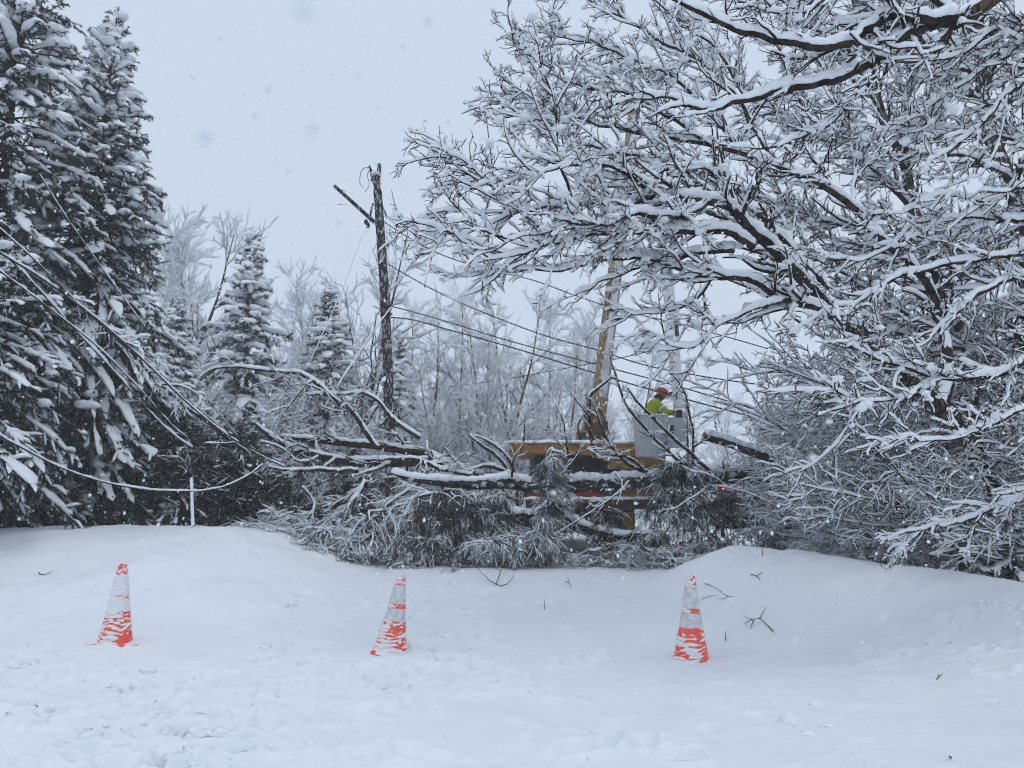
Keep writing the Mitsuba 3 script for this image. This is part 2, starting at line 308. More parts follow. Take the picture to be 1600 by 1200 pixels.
def make_cone(px, py, H, lean, az, label, seed, thr, collar_thr, mid):
    """lean in degrees towards azimuth az; thr: how bare the plastic is"""
    root = thing('traffic_cone', label, 'traffic cone', 'traffic cones across the road')
    b = on_ground(px, py); m = place(b[0], b[1], gz(b[0], b[1]) - .036, 0, 1, (-math.sin(math.radians(az)), math.cos(math.radians(az)), lean))
    rad = lambda z: np.interp(z / H, [0, .035, .06, .5, .93, .985, 1], [.215, .202, .180, .110, .054, .049, .040])
    bs = m3.Manifold.cube([.37, .37, .035], True).translate([0, 0, .018])
    bt = hull([[x * (.185 - .05 * (abs(x * y) and q)), y * .185, z] for x in (-1, 1) for y in (-1, 1) for q in (0,) for z in (0, .03)] + [[x * .172, y * .172, .04] for x in (-1, 1) for y in (-1, 1)])
    obj('base', bt, 'cone_plastic', root, to_world=m)
    zz = np.r_[np.linspace(.03, H * .985, 26)]
    pr = np.c_[rad(zz), zz]; pr = np.vstack([pr, [[.030, H], [.024, H - .01], [.02, H - .1]]])
    obj('body', lathe(pr), 'cone_plastic', root, smooth=40, to_world=m)
    for a, c in ((.42 if mid else .43, .575), (.63, .865)):
        z = np.linspace(H * a, H * c, 9); r = rad(z) + .003; r[[0, -1]] -= .003
        obj('collar', lathe(np.c_[r, z]), 'cone_collar', root, smooth=True, to_world=m)
    # the snow crust blown onto it: ridges of wet snow, thickest on the left
    n, k = 150, 190
    th, z = np.meshgrid(np.arange(n) * 2 * np.pi / n, np.linspace(.012, H * 1.0, k), indexing='ij')
    g = np.stack([np.cos(th) * .95, np.sin(th) * .95, z * 11], -1)
    wv = meshkit.fbm(g * np.array([1.2, 1.2, .7]) + seed * 3, 2, seed) - .5
    saw = .5 + .5 * np.sin(2 * np.pi * (z * 23 + 2.6 * wv + .5 * np.sin(th + seed)))
    v = meshkit.fbm(g * np.array([1.1, 1.1, .8]) + seed * 7, 3, seed + 2)
    fine = meshkit.fbm(g * np.array([3.2, 3.2, 3.8]), 2, seed + 5)
    left = .5 - .5 * np.cos(th - math.radians(15))          # 1 where the cone faces the wind
    f = z / H
    band = sstep(.42, .44, f) * (1 - sstep(.57, .585, f)) + sstep(.62, .635, f) * (1 - sstep(.86, .875, f))
    cover = .15 * saw + .60 * v + .46 * fine + .20 * (left - .45) + thr + .02 * (f > .6) - (.42 if collar_thr else -.50) * band + .34 * sstep(.08, .03, f) - .035 * sstep(.42, .38, f) + .02 * sstep(.86, .88, f)
    off = -.009 + .018 * sstep(.50, .62, cover) + .007 * (saw - .5) * sstep(.5, .7, cover) + .007 * (fine - .5)
    off = off + .028 * sstep(.055, .0, f)
    r = rad(z) + off
    pts = np.stack([r * np.cos(th), r * np.sin(th), z + .004 * (v - .5)], -1)
    pts[:, -1] = [0, 0, H + .012]; pts[:, -2, :2] *= .9
    thick = np.clip((off + .004) / .016, 0, 1)[..., None]
    tint = np.array([.78, .34, .30]) * (1 - thick) + np.array([.85, .85, .875]) * thick
    white = band[..., None]
    tint = tint * (1 - white) + np.array([.80, .81, .83]) * white          # over the pale collars thin snow is not pink
    obj('snow_crust', skin(pts.transpose(1, 0, 2)[None]), 'thin_crust', root, smooth=True, to_world=m, color=np.clip(tint, 0, 1).transpose(1, 0, 2).reshape(-1, 3))
make_cone(180, 1004, .92, 1.0, 0, 'leftmost of the three orange traffic cones, its two collars crusted over into one grey band', 3, -.02, False, True)
make_cone(609, 1016, .87, 7.5, 0, 'middle traffic cone, the one that leans to the right', 11, -.02, True, True)
make_cone(1080, 1031, .90, 1.5, 0, 'rightmost traffic cone, beside twigs lying on the snow', 23, -.05, True, True)

# ------------------------------------------------------------------ the broken utility pole
pole = thing('utility_pole', 'broken wooden utility pole with a splintered top and dangling crossarm', 'utility pole')
D = 22.0
P, R = pl([(612, 800, D, .17), (608, 640, D, .145), (602, 480, D, .135), (595, 370, D, .13), (589, 290, D, .125), (587, 274, D, .12)], 40)
obj('shaft', tubes(P, R, 16, .05, 3), 'pole_wood', pole, smooth=True)
obj('splinter', tubes(*pl([(591, 280, D, .075), (592.5, 268, D, .07), (592.5, 256, D, .055)], 8), 7, .25, 4), 'pole_wood', pole)
obj('splinter', tubes(*pl([(582, 282, D, .06), (580, 268, D, .045), (577, 259, D, .03)], 8), 7, .3, 5), 'pole_wood', pole)
obj('splinter', tubes(*pl([(586, 276, D - .1, .05), (586, 270, D - .1, .04), (585, 266, D - .1, .015)], 6), 6, .3, 6), 'pole_wood', pole)
obj('snow_cap', blobs(np.array([at(587, 272, D - .05)]), np.array([[.15, .13, .08]]), 3, 2), 'snow', pole, smooth=True)
arm = obj('crossarm', rod(at(522, 290, D - 1.1), at(585, 347, D - .2), .055, .07, 4), 'pole_wood', pole)
obj('brace', tubes(*pl([(586, 310, D - .2, .03), (594, 318, D - .25, .03), (604, 341, D - .5, .02)], 9), 5), 'pole_wood', pole)
obj('brace', tubes(*pl([(583, 318, D - .2, .03), (579, 335, D - .25, .03), (578, 346, D - .3, .02)], 9), 5), 'pole_wood', pole)
for q in ((575, 352, D - .3), (572, 347, D - .35)):
    obj('insulator', blobs(np.array([at(*q)]), np.array([[.06, .06, .09]]), 4, 1, .1), 'bark', pole, smooth=True)
for a in (480, 492):
    obj('bracket', rod(at(594, a, D - .16), at(613, a - 1, D - .1), .05, .04, 8), 'bark', pole)
for q in (tubes(*pl([(579, 262, D, .010), (571, 262, D, .010), (563, 272, D, .009), (562, 283, D, .009), (567, 293, D, .008)], 20), 4),
                          tubes(*pl([(578, 264, D, .010), (574, 275, D, .009), (577, 286, D, .008), (570, 300, D, .008)], 16), 4),
          tubes(*pl([(586, 348, D, .012), (594, 362, D, .012), (600, 364, D, .010), (590, 352, D + .2, .010)], 16), 4)): obj('hanging_strand', q, 'bark', pole)
for q in (tubes(*pl([(526, 292, D - 1, .010), (534, 297, D - 1, .009), (541, 299, D - 1, .007)], 8), 4),
                        tubes(*pl([(527, 320, D - .7, .008), (541, 319, D - .7, .006)], 5), 4)): obj('sheared_wire', q, 'bark', pole)

# ------------------------------------------------------------------ wires
scene['wire'] = diff((0.035, 0.036, 0.04))
def wire(pts, r, label, cat_='power line', snow=0.0, group=None, name='power_line', n=110, wob=0, cover=.9):
    k = thing(name, label, cat_, group)
    P, R = pl([(*q, r) for q in pts], n, wob, 5)
    obj('cable', tubes(P, R, 6), 'wire', k, smooth=True)
    if snow: obj('snow_load', snow_on(P, R, snow, 1, 2, 6, cover, .55, 5, len(pts), lo=.35), 'snow', k, smooth=True)
wire([(598, 345, 22), (640, 372, 21.9), (700, 402, 21.8), (780, 425, 21.6), (830, 437, 21.5), (900, 462, 21.3), (960, 482, 21.1), (1060, 506, 20.8), (1200, 545, 20.5)], .014, 'highest wire from the broken pole, passing behind the snowy branches')
wire([(606, 412, 22), (700, 464, 21.4), (780, 498, 21), (860, 527, 20.6), (930, 546, 20.3), (1010, 571, 19.9), (1080, 585, 19.6), (1180, 600, 19.2)], .015, 'slack wire leaving the pole below its crossarm towards the boom')
wire([(609, 478, 22), (640, 486, 21.8), (700, 503, 21.5), (780, 528, 21), (930, 569, 20.3), (1050, 601, 19.7), (1180, 640, 19)], .015, 'upper of the two wires fixed at the pole bracket')
wire([(611, 496, 22), (640, 499, 21.8), (700, 515, 21.5), (800, 543, 20.9), (930, 583, 20.2), (1000, 604, 19.9), (1080, 626, 19.5), (1190, 655, 19)], .017, 'lower of the two wires fixed at the pole bracket')
wire([(660, 609, 30), (760, 597, 28), (860, 580, 26), (960, 561, 24), (1040, 543, 23), (1150, 520, 22)], .014, 'thin wire rising to the right behind the boom')
wire([(612, 480, 21.9), (586, 515, 21), (560, 554, 20), (535, 592, 19), (505, 640, 18.4)], .014, 'snow coated guy wire slanting down to the left of the pole', 'guy wire', .012, name='guy_wire')
wire([(574, 352, 21.7), (560, 385, 21), (540, 440, 20), (512, 505, 19.2), (480, 575, 18.5)], .010, 'thin frosted strand hanging from the dangling crossarm', 'guy wire', .008, name='guy_wire')
G = 'downed lines slanting in from the left'
wire([(-60, 305, 9.5), (0, 358, 10.2), (60, 412, 11), (130, 482, 12), (215, 556, 13.2), (300, 630, 14.4), (370, 685, 15.2), (440, 722, 15.9)], 0.010, 'topmost downed line on the left, nearly parallel to the thick one', 'power line', .008, G, cover=.6)
wire([(-60, 350, 9.4), (0, 395, 10.1), (60, 432, 10.9), (130, 482, 11.8), (210, 550, 13), (300, 636, 14.3), (370, 690, 15.1), (445, 730, 15.8)], 0.015, 'thickest downed line on the left, lying in snow along its top', 'power line', .010, G, cover=.65)
wire([(-60, 380, 9.2), (0, 424, 9.9), (80, 484, 10.9), (150, 540, 11.8), (220, 610, 13), (290, 682, 14.3), (312, 692, 14.6), (340, 693, 14.9), (372, 690, 15.3)], 0.010, 'lowest downed line on the left, curling up at its end', 'power line', .011, G, cover=.6)
wire([(60, 270, 11), (97, 330, 11.5), (140, 392, 12.2), (190, 462, 13), (227, 512, 13.7), (270, 560, 14.4), (330, 632, 15.4), (380, 690, 16.2), (420, 720, 16.6)], 0.009, 'steep frosted line crossing the spruce above the other downed lines', 'power line', .006, G, cover=.55)
wire([(10, 400, 10.6), (60, 452, 11.2), (110, 508, 11.9), (170, 572, 12.8), (215, 622, 13.5), (262, 672, 14.2), (300, 700, 14.8)], .012, 'snow clotted line between the thick and the lowest downed line', 'power line', .022, G, cover=.55)
wire([(-60, 640, 9.6), (0, 681, 10.2), (40, 703, 10.8), (80, 724, 11.4), (150, 750, 12.3), (200, 761, 12.9), (250, 767, 13.5), (300, 768, 14), (340, 763, 14.5), (380, 747, 15), (412, 724, 15.5)], 0.011, 'sagging cable low on the left, bowed over the snow stake', 'cable', .011, name='sagging_cable')
st = thing('marker_stake', 'thin marker stake plastered white with snow under the sagging cable', 'stake')
P, R = pl([(303, 822, 14.6, .030), (302, 790, 14.6, .028), (301, 747, 14.6, .026)], 14)
obj('post', tubes(P, R, 8), 'bark', st, smooth=True)
obj('snow_coat', tubes(P + np.array([-.012, -.022, .01]), R * 1.12, 9, .25, 3), 'snow', st, smooth=True)

# ------------------------------------------------------------------ bucket truck
def f_paint(base, worn):
    def fn(p, n, uv):
        v = mikit.fbm(p.x * 5, p.y * 5, p.z * 9, 3); w = mikit.fbm(p.x * 22, p.y * 22, p.z * 22, 3)
        return mikit.mix(mikit.mix(base, worn, mikit.smoothstep(.45, .75, v)), tuple(.35 * c for c in worn), mikit.smoothstep(.60, .72, w) * .7)
    return fn
def f_streak(p, n, uv):
    v = mikit.fbm(p.x * 16, p.y * 16, p.z * 1.5, 3)
    return mikit.mix((0.47, 0.49, 0.50), (0.35, 0.37, 0.385), mikit.smoothstep(.4, .75, v))
def f_boom(p, n, uv):
    v = mikit.fbm(p.x * 7 + 4, p.y * 7, p.z * 5, 4); w = mikit.fbm(p.x * 25, p.y * 25, p.z * 12, 3)
    c = mikit.mix((0.25, 0.155, 0.055), (0.16, 0.105, 0.05), mikit.smoothstep(.4, .7, v))
    return mikit.mix(c, (0.60, 0.62, 0.65), mikit.smoothstep(.57, .68, w) * .8)
scene['orange_paint'] = rough(f_paint((0.34, 0.165, 0.034), (0.23, 0.11, 0.036)), .5)
scene['tan_paint'] = rough(f_paint((0.30, 0.165, 0.055), (0.21, 0.125, 0.055)), .55)
scene['boom_paint'] = rough(f_boom, .55)
scene['boom_frost'] = diff(lambda p, n, uv: mikit.mix((0.47, 0.455, 0.44), (0.64, 0.66, 0.69), mikit.smoothstep(.36, .6, mikit.fbm(p.x * 12, p.y * 12, p.z * 4, 4))))
scene['white_fibreglass'] = rough(f_paint((0.66, 0.69, 0.72), (0.52, 0.54, 0.56)), .45)
scene['bucket_fibreglass'] = rough(f_streak, .55)
scene['dark_metal'] = rough(f_paint((0.035, 0.033, 0.033), (0.06, 0.045, 0.04)), .6)
scene['rust_brown'] = rough(f_paint((0.075, 0.040, 0.026), (0.11, 0.055, 0.03)), .6)
scene['rubber'] = rough((0.022, 0.022, 0.023), .8)
scene['red_stripe'] = rough(f_paint((0.30, 0.028, 0.030), (0.2, 0.03, 0.03)), .5)
scene['glass_dark'] = rough((0.03, 0.035, 0.04), .1, .6)
tr = thing('bucket_truck', 'orange and tan bucket truck with raised boom behind the fallen trunks', 'truck')
def px_box(x0, y0, x1, y1, d, depth, bev=.015):
    a, b = at(x0, y1, d), at(x1, y0, d)
    return box((a[0] + b[0]) / 2, d + depth / 2, (a[2] + b[2]) / 2, b[0] - a[0], depth, b[2] - a[2], bev)
TD = 17.6
g0 = gz(1.3, TD)
# deck planks at the top, with their snow
dk = obj('deck', px_box(812, 695, 988, 709, TD, 2.3), 'orange_paint', tr)
obj('deck_end', px_box(796, 691, 815, 712, TD - .06, .5, .03), 'orange_paint', tr)
obj('deck_rail', px_box(862, 704, 926, 711, TD - .18, .12), 'orange_paint', tr)
obj('deck_snow', cat(*[blobs(np.array([[x, TD + q, at(0, 692, TD)[2] + .02] for x in np.linspace(at(800, 0, TD)[0], at(985, 0, TD)[0], 26)]), np.tile([[.09, .34, .055]], (26, 1)), 6 + k) for k, q in enumerate((.2, .8, 1.5))]), 'snow', tr, smooth=True)
# the body below: dark bay, boxes, panels
obj('body', box(at(905, 0, TD)[0], TD + 3.2, g0 + 1.55, 2.3, 5.2, 1.75), 'dark_metal', tr)
bx = obj('tool_box', px_box(954, 703, 1040, 732, TD - .15, .9), 'tan_paint', tr)
obj('lid', px_box(952, 700, 1042, 705, TD - .19, .95), 'orange_paint', bx)
obj('side_panel', px_box(928, 704, 957, 717, TD + .02, .2), 'orange_paint', tr)
tg = obj('tailgate', px_box(965, 751, 1037, 785, TD - .2, .1), 'tan_paint', tr)
for q in (764, 776): obj('rib', px_box(967, q, 1035, q + 3, TD - .25, .06), 'tan_paint', tg)
obj('tailgate', px_box(820, 751, 962, 785, TD - .12, .1), 'dark_metal', tr)
sp = obj('red_panel', px_box(822, 760, 842, 778, TD - .2, .06), 'red_stripe', tr)
sp = obj('red_panel', px_box(872, 758, 936, 776, TD - .2, .06), 'red_stripe', tr)
bp = obj('bumper', px_box(822, 781, 1035, 796, TD - .45, .3), 'rust_brown', tr)
obj('bumper_snow', blobs(np.array([[x, TD - .3, at(0, 780, TD - .3)[2]] for x in np.linspace(at(825, 0, TD)[0], at(1030, 0, TD)[0], 24)]), np.tile([[.1, .17, .06]], (24, 1)), 9), 'snow', bp, smooth=True)
obj('frame_rail', box(at(870, 0, TD)[0], TD + 3.4, g0 + .75, .12, 7.2, .25), 'dark_metal', tr)
obj('frame_rail', box(at(960, 0, TD)[0], TD + 3.4, g0 + .75, .12, 7.2, .25), 'dark_metal', tr)
obj('step_bracket', px_box(924, 800, 941, 828, TD - .3, .08), 'tan_paint', tr)
obj('step_bracket', px_box(973, 800, 992, 828, TD - .3, .08), 'tan_paint', tr)
for wx in (-.95, .95):
    for wy in (1.1, 6.6):
        th = np.linspace(0, 2 * np.pi, 40, endpoint=False)
        c = np.array([at(905, 0, TD)[0] + wx, TD + wy, g0 + .48])
        w = obj('wheel', cat(tubes(np.array([[-.15, 0, 0], [-.149, 0, 0], [-.1, 0, 0], [.1, 0, 0], [.149, 0, 0], [.15, 0, 0]]) + c, np.array([.3, .45, .48, .48, .45, .3]), 32)), 'rubber', tr)
        obj('rim', rod(c - [.155, 0, 0], c + [.155, 0, 0], .27, .27, 24), 'white_fibreglass', w)
cb = obj('cab', hull([[at(905, 0, TD)[0] + x, TD + y, g0 + z] for x in (-1.05, 1.05) for y, z in ((5.9, .7), (5.9, 2.3), (7.4, 2.3), (7.9, 1.5), (8.7, 1.3), (8.7, .7))]), 'tan_paint', tr)
obj('windscreen', hull([[at(905, 0, TD)[0] + x, TD + y, g0 + z] for x in (-.9, .9) for y, z in ((7.48, 2.2), (7.93, 1.52), (7.9, 1.5), (7.44, 2.2))]), 'glass_dark', cb)
obj('rear_window', box(at(905, 0, TD)[0], TD + 5.89, g0 + 1.95, 1.2, .02, .45), 'glass_dark', cb)
# pedestal, turret, booms
tu = obj('turret', px_box(902, 672, 922, 693, TD + .6, .5, .03), 'boom_paint', tr)
obj('opening', px_box(907, 675, 916, 692, TD + .58, .05), 'dark_metal', tu)
obj('pedestal', rod(at(925, 700, TD + .95), at(928, 662, TD + .95), .24, .26, 18), 'rust_brown', tr)
obj('turret_arm', rod(at(912, 690, TD + .9), at(921, 640, TD + .9), .10, .09, 8), 'boom_paint', tr)
for h_ in ([(908, 690, TD + .5, .02), (903, 668, TD + .5, .02), (912, 650, TD + .55, .02), (920, 668, TD + .6, .02)], [(940, 692, TD + .55, .02), (950, 676, TD + .55, .02), (944, 655, TD + .6, .02), (936, 640, TD + .65, .02)]):
    obj('hose', tubes(*pl(h_, 24), 7), 'rubber', tu, smooth=True)
A, B = at(929, 690, TD + .9), at(1000, 98, TD + 2.2)
ax = unit(B - A); sx = unit(np.cross(ax, [0, 1, 0])); sx = sx if sx[0] > 0 else -sx; sy = unit(np.cross(ax, sx)); sy = sy if sy[1] > 0 else -sy
quad = [sx * math.cos(q) + sy * math.sin(q) for q in np.radians([-118, -28, 62, 152])]      # front edge, right edge, rear edge, left edge
lb = obj('lower_boom', hull([A + q * .225 for q in quad] + [B + q * .155 for q in quad]), 'boom_paint', tr)
obj('boom_foot', rod(A + sx * .06 - ax * .12, A + sx * .09 + ax * .52, .15, .19, 20), 'rust_brown', tr)
# wet snow frozen on the boom's right-hand face
tt = np.linspace(.10, .97, 110); wid = .225 + (.155 - .225) * tt; q0 = A + (B - A) * tt[:, None]
gA, gB = (meshkit.fbm(np.c_[tt * 45 + o, tt * 0, tt * 0], 2, 3) for o in (0, 50))
nf = unit(quad[0] + quad[1]); e0, e1 = (q0 + quad[k] * wid[:, None] for k in (0, 1))
s0 = (.02 + .34 * gA)[:, None]
rg = np.stack([e0 * (1 - s0) + e1 * s0 - nf * .004, e0 * (.86 - s0 * .5) + e1 * (.14 + s0 * .5) + nf * (.012 + .03 * gB[:, None]), e0 * .35 + e1 * .65 + nf * (.02 + .035 * gB[::-1, None]), e1 + nf * .004, q0], 1)
obj('snow_plaster', skin(rg[None]), 'boom_frost', lb, smooth=True)
C_ = at(1064, 672, 16.9)
el = obj('elbow', rod(B - sx * .2, B + sx * .34, .19, .19, 20), 'white_fibreglass', tr)
ub = obj('upper_boom', tubes(np.linspace(B + sx * .25, C_, 60), np.interp(np.linspace(0, 1, 60), [0, .2, 1], [.16, .155, .125]), 20, .03, 2), 'white_fibreglass', tr, smooth=True)
k1, k2 = B + sx * .25 + (C_ - B - sx * .25) * .765, B + sx * .25 + (C_ - B - sx * .25) * .79
obj('clamp', rod(k1, k2, .15, .148, 18), 'dark_metal', ub)
obj('clamp_snow', cat(rod(k1 - [.06, .05, -.1], k2 - [.07, .06, 0], .13, .12, 14), blobs(np.array([k1 + [0, -.05, .12]]), np.array([[.2, .16, .14]]), 3)), 'snow', ub)
kn = obj('boom_knuckle', cat(rod(at(1066, 640, 16.6), at(1066, 690, 16.6), .13, .10, 14), rod(at(1050, 662, 16.45), at(1078, 662, 16.6), .10, .10, 14)), 'white_fibreglass', tr)
obj('knuckle_snow', blobs(np.array([at(1066, 634, 16.6), at(1062, 645, 16.5)]), np.array([[.16, .14, .12], [.14, .1, .1]]), 4, 2), 'snow', kn, smooth=True)
obj('valve_block', px_box(1058, 640, 1066, 652, 16.35, .1), 'dark_metal', kn)
BD = 16.2
def taper(x0, x1, y0, xb0, xb1, y1, d, dep):
    a, b, c, e = at(x0, y0, d), at(x1, y0, d), at(xb0, y1, d), at(xb1, y1, d)
    return np.array([[a[0], d, a[2]], [b[0], d, b[2]], [c[0], d + .04, c[2]], [e[0], d + .04, e[2]], [a[0], d + dep, a[2]], [b[0], d + dep, b[2]], [c[0], d + dep - .04, c[2]], [e[0], d + dep - .04, e[2]]])
def tub(x0, x1, y0, xb0, xb1, y1, d, dep, wall=.035):
    """an open topped tub with wall thickness"""
    o = m3.Manifold.hull_points(taper(x0, x1, y0, xb0, xb1, y1, d, dep).tolist())
    q = taper(x0, x1, y0, xb0, xb1, y1, d, dep); c = q.mean(0); q2 = c + (q - c) * (1 - 2 * wall / np.ptp(q, axis=0)); q2[[0, 1, 4, 5], 2] += .2
    return o - m3.Manifold.hull_points(q2.tolist())
bk = obj('bucket', tub(996, 1043, 650, 1000, 1039, 712, BD, .62), 'bucket_fibreglass', tr)
lipo = tub(994.5, 1044.5, 648, 994.7, 1044.3, 652, BD - .025, .67, .05)
cut = m3.Manifold.hull_points((taper(998, 1041, 630, 998, 1041, 670, BD + .03, .56)).tolist())
o2 = m3.Manifold.hull_points(taper(994.5, 1044.5, 648, 994.7, 1044.3, 652, BD - .025, .67).tolist()) - cut
obj('rim', o2, 'bucket_fibreglass', bk)
obj('panel_line', px_box(1000, 680, 1041, 681.5, BD - .005, .04, .004), 'bucket_fibreglass', bk)
obj('step_box', tub(1041, 1068, 652, 1042, 1065, 698, BD + .06, .45), 'bucket_fibreglass', bk)
obj('rim_snow', blobs(np.array([at(x, 648, BD + .02) for x in np.linspace(997, 1042, 14)]), np.tile([[.05, .03, .022]], (14, 1)), 3), 'snow', bk, smooth=True)
obj('control_box', px_box(1046, 664, 1053, 676, BD + .02, .06), 'dark_metal', bk)
obj('bracket', rod(at(1043, 694, BD + .3), at(1072, 697, BD + .35), .04, .04, 8), 'dark_metal', bk)

# ------------------------------------------------------------------ tail light of a vehicle beyond the trunks
scene['lamp_red'] = rough((0.45, 0.02, 0.02), .25)
vl = thing('tail_light', 'small glowing red tail light showing above the right-hand logs', 'tail light')
obj('housing', px_box(1123, 759, 1136, 767, 17.0, .12, .02), 'lamp_red', vl)
k = obj('lens', blobs(np.array([at(1129, 763, 16.98)]), np.array([[.028, .03, .022]]), 2, 1, .05), 'lamp_red', vl, smooth=True)
scene[k]['emitter'] = {'type': 'area', 'radiance': rgbd((1.5, .35, .28))}
obj('stalk', rod(at(1129, 766, 17.05), at(1129, 840, 17.05), .035, .035, 8), 'dark_metal', vl)

# ------------------------------------------------------------------ the worker in the bucket
scene['hi_vis'] = rough(lambda p, n, uv: mikit.mix((0.20, 0.26, 0.018), (0.36, 0.41, 0.035), mikit.fbm(p.x * 14, p.y * 14, p.z * 9, 3)), .75, .2)
scene['reflective_tape'] = rough((0.5, 0.51, 0.5), .4)
scene['helmet_shell'] = rough(lambda p, n, uv: mikit.mix((0.22, 0.018, 0.022), (0.30, 0.035, 0.035), mikit.fbm(p.x * 20, p.y * 20, p.z * 20, 2)), .35)
scene['dark_cloth'] = diff((0.03, 0.032, 0.042))
scene['face_skin'] = rough((0.42, 0.25, 0.19), .55, .3)
scene['glove_leather'] = rough((0.05, 0.06, 0.055), .7)
def bones(segs, edge=.02, it=8):
    """one skin over bones ((p, r), (q, s)): hulls of spheres, united, refined and smoothed"""
    def ball(c, r): return m3.Manifold.sphere(float(r), 14).translate([float(x) for x in c])
    m = m3.Manifold()
    for (p, r), (q, s) in segs: m = m + m3.Manifold.batch_hull([ball(p, r), ball(q, s)])
    m = m.refine_to_length(edge); a = m.to_mesh()
    t = trimesh.Trimesh(a.vert_properties[:, :3], a.tri_verts, process=True)
    return trimesh.smoothing.filter_taubin(t, .5, -.52, iterations=it)
wk = thing('person', 'person in yellow-green jacket and red helmet leaning forward in the raised bucket', 'person')
WB = at(1019, 712, BD + .31); WX, WY, WZ = WB[0], BD + .31, WB[2] + .04      # where the feet stand
def w(x, y, z): return np.array([WX + x, WY + y, WZ + z])
hip, chest, neck, head = w(-.02, .0, .62), w(.07, -.02, 1.02), w(.17, -.02, 1.17), w(.225, -.02, 1.27)
shL, shR = w(.10, .17, 1.06), w(.10, -.19, 1.05)                  # the far and the near shoulder
elR, haR = w(.27, -.27, .86), w(.43, -.26, .87)
elL, haL = w(.30, .24, .86), w(.45, .18, .88)
def fingers(wrist, dirv, side):
    """four curled fingers and a thumb"""
    dirv = unit(np.asarray(dirv, float)); side = np.asarray(side, float); dn = unit(np.cross(dirv, side)); out = []
    palm = wrist + dirv * .085
    for k, L in enumerate((.066, .076, .070, .054)):
        o = palm + side * (.030 - .020 * k); k1 = o + dirv * L * .45 - np.array([0, 0, .012]); k2 = k1 + dirv * L * .22 - np.array([0, 0, .030]); k3 = k2 - dirv * .012 - np.array([0, 0, .024])
        out += [((wrist + side * (.018 - .012 * k), .016), (o, .0115)), ((o, .0115), (k1, .0105)), ((k1, .0105), (k2, .0095)), ((k2, .0095), (k3, .0085))]
    t0 = wrist + dirv * .03 + side * .034; t1 = t0 + dirv * .035 + side * .02 - np.array([0, 0, .01]); t2 = t1 + dirv * .028 - np.array([0, 0, .02])
    return out + [((wrist + dirv * .015, .018), (t0, .014)), ((t0, .014), (t1, .012)), ((t1, .012), (t2, .010))]
fw = unit(np.array([1, -.12, -.35])); fup = unit(np.array([.3, 0, 1])); hd = head
body = bones([((neck - [.03, 0, .06], .075), (neck, .06)), ((neck, .06), (hd - fup * .03, .075)), ((hd + fup * .03, .088), (hd + fup * .045 + fw * .03, .085)), ((hd - fup * .05 + fw * .045, .05), (hd + fup * .02 + fw * .03, .07)),
              ((hd - fup * .075 + fw * .07, .026), (hd - fup * .05 + fw * .05, .04)), ((hd - fup * .005 + fw * .10, .012), (hd - fup * .028 + fw * .115, .014)), ((hd - fup * .05 + fw * .095, .014), (hd - fup * .052 + fw * .09, .018)),
              ((hd + fup * 0 + [0, .085, 0], .014), (hd - fup * .03 + [0, .082, 0], .010)), ((hd + fup * 0 - [0, .085, 0], .014), (hd - fup * .03 - [0, .082, 0], .010)),
              ((chest, .14), (hip, .13)), ((neck - [.03, 0, .06], .09), (chest, .13))], .014, 6)
obj('body', body, 'face_skin', wk, smooth=True)
for s in (-1, 1): obj('eye', blobs(np.array([hd + fup * .012 + fw * .098 + [0, s * .03, 0]]), np.full((1, 3), .0115), 1, 1, 0), 'dark_cloth', wk)
jk = bones([((hip + [0, .07, .03], .135), (hip + [0, -.07, .03], .135)), ((hip + [0, .06, .05], .14), (chest + [0, .07, 0], .155)), ((hip + [0, -.06, .05], .14), (chest + [0, -.07, 0], .155)), ((chest + [0, .06, 0], .15), (chest + [0, -.06, 0], .15)),
            ((chest, .15), (neck - [.04, 0, .03], .10)), ((chest, .12), (shL, .09)), ((chest, .12), (shR, .09)),
            ((shR, .092), (elR, .068)), ((elR, .068), (haR - [.03, 0, 0], .05)), ((shL, .09), (elL, .066)), ((elL, .066), (haL - [.03, 0, 0], .05))], .022, 8)
v_ = np.array(jk.vertices); v_ += jk.vertex_normals * (.022 * (meshkit.fbm(v_ * np.array([9, 9, 13.]), 3, 4) - .5))[:, None]; jk.vertices = v_
J = obj('jacket', jk, 'hi_vis', wk, smooth=True)
def ring(c, ax_, r, wd):
    ax_ = unit(np.asarray(ax_, float)); a = unit(np.cross(ax_, [.2, .9, .3])); b = np.cross(ax_, a); th = np.linspace(0, 2 * np.pi, 28, endpoint=False)
    loop = lambda q, rr: q + rr * (np.cos(th)[:, None] * a + np.sin(th)[:, None] * b)
    return skin(np.stack([loop(c - ax_ * wd, r * .97), loop(c - ax_ * wd, r), loop(c + ax_ * wd, r), loop(c + ax_ * wd, r * .97)])[None])
obj('reflective_band', ring(shR * .45 + elR * .55, elR - shR, .086, .022), 'reflective_tape', J)
obj('trousers', bones([((hip + [0, .07, -.01], .125), (hip + [0, -.07, -.01], .125)), ((hip + [0, .09, 0], .115), (w(.06, .11, .33), .075)), ((w(.06, .11, .33), .075), (w(-.02, .11, .06), .06)),
                       ((hip + [0, -.09, 0], .115), (w(.06, -.11, .33), .075)), ((w(.06, -.11, .33), .075), (w(-.02, -.11, .06), .06))], .03, 6), 'dark_cloth', wk, smooth=True)
for s in (.11, -.11): obj('boot', bones([((w(-.03, s, .05), .05), (w(.13, s, .035), .035)), ((w(-.03, s, .05), .055), (w(-.02, s, .16), .06))], .025, 5), 'rubber', wk, smooth=True)
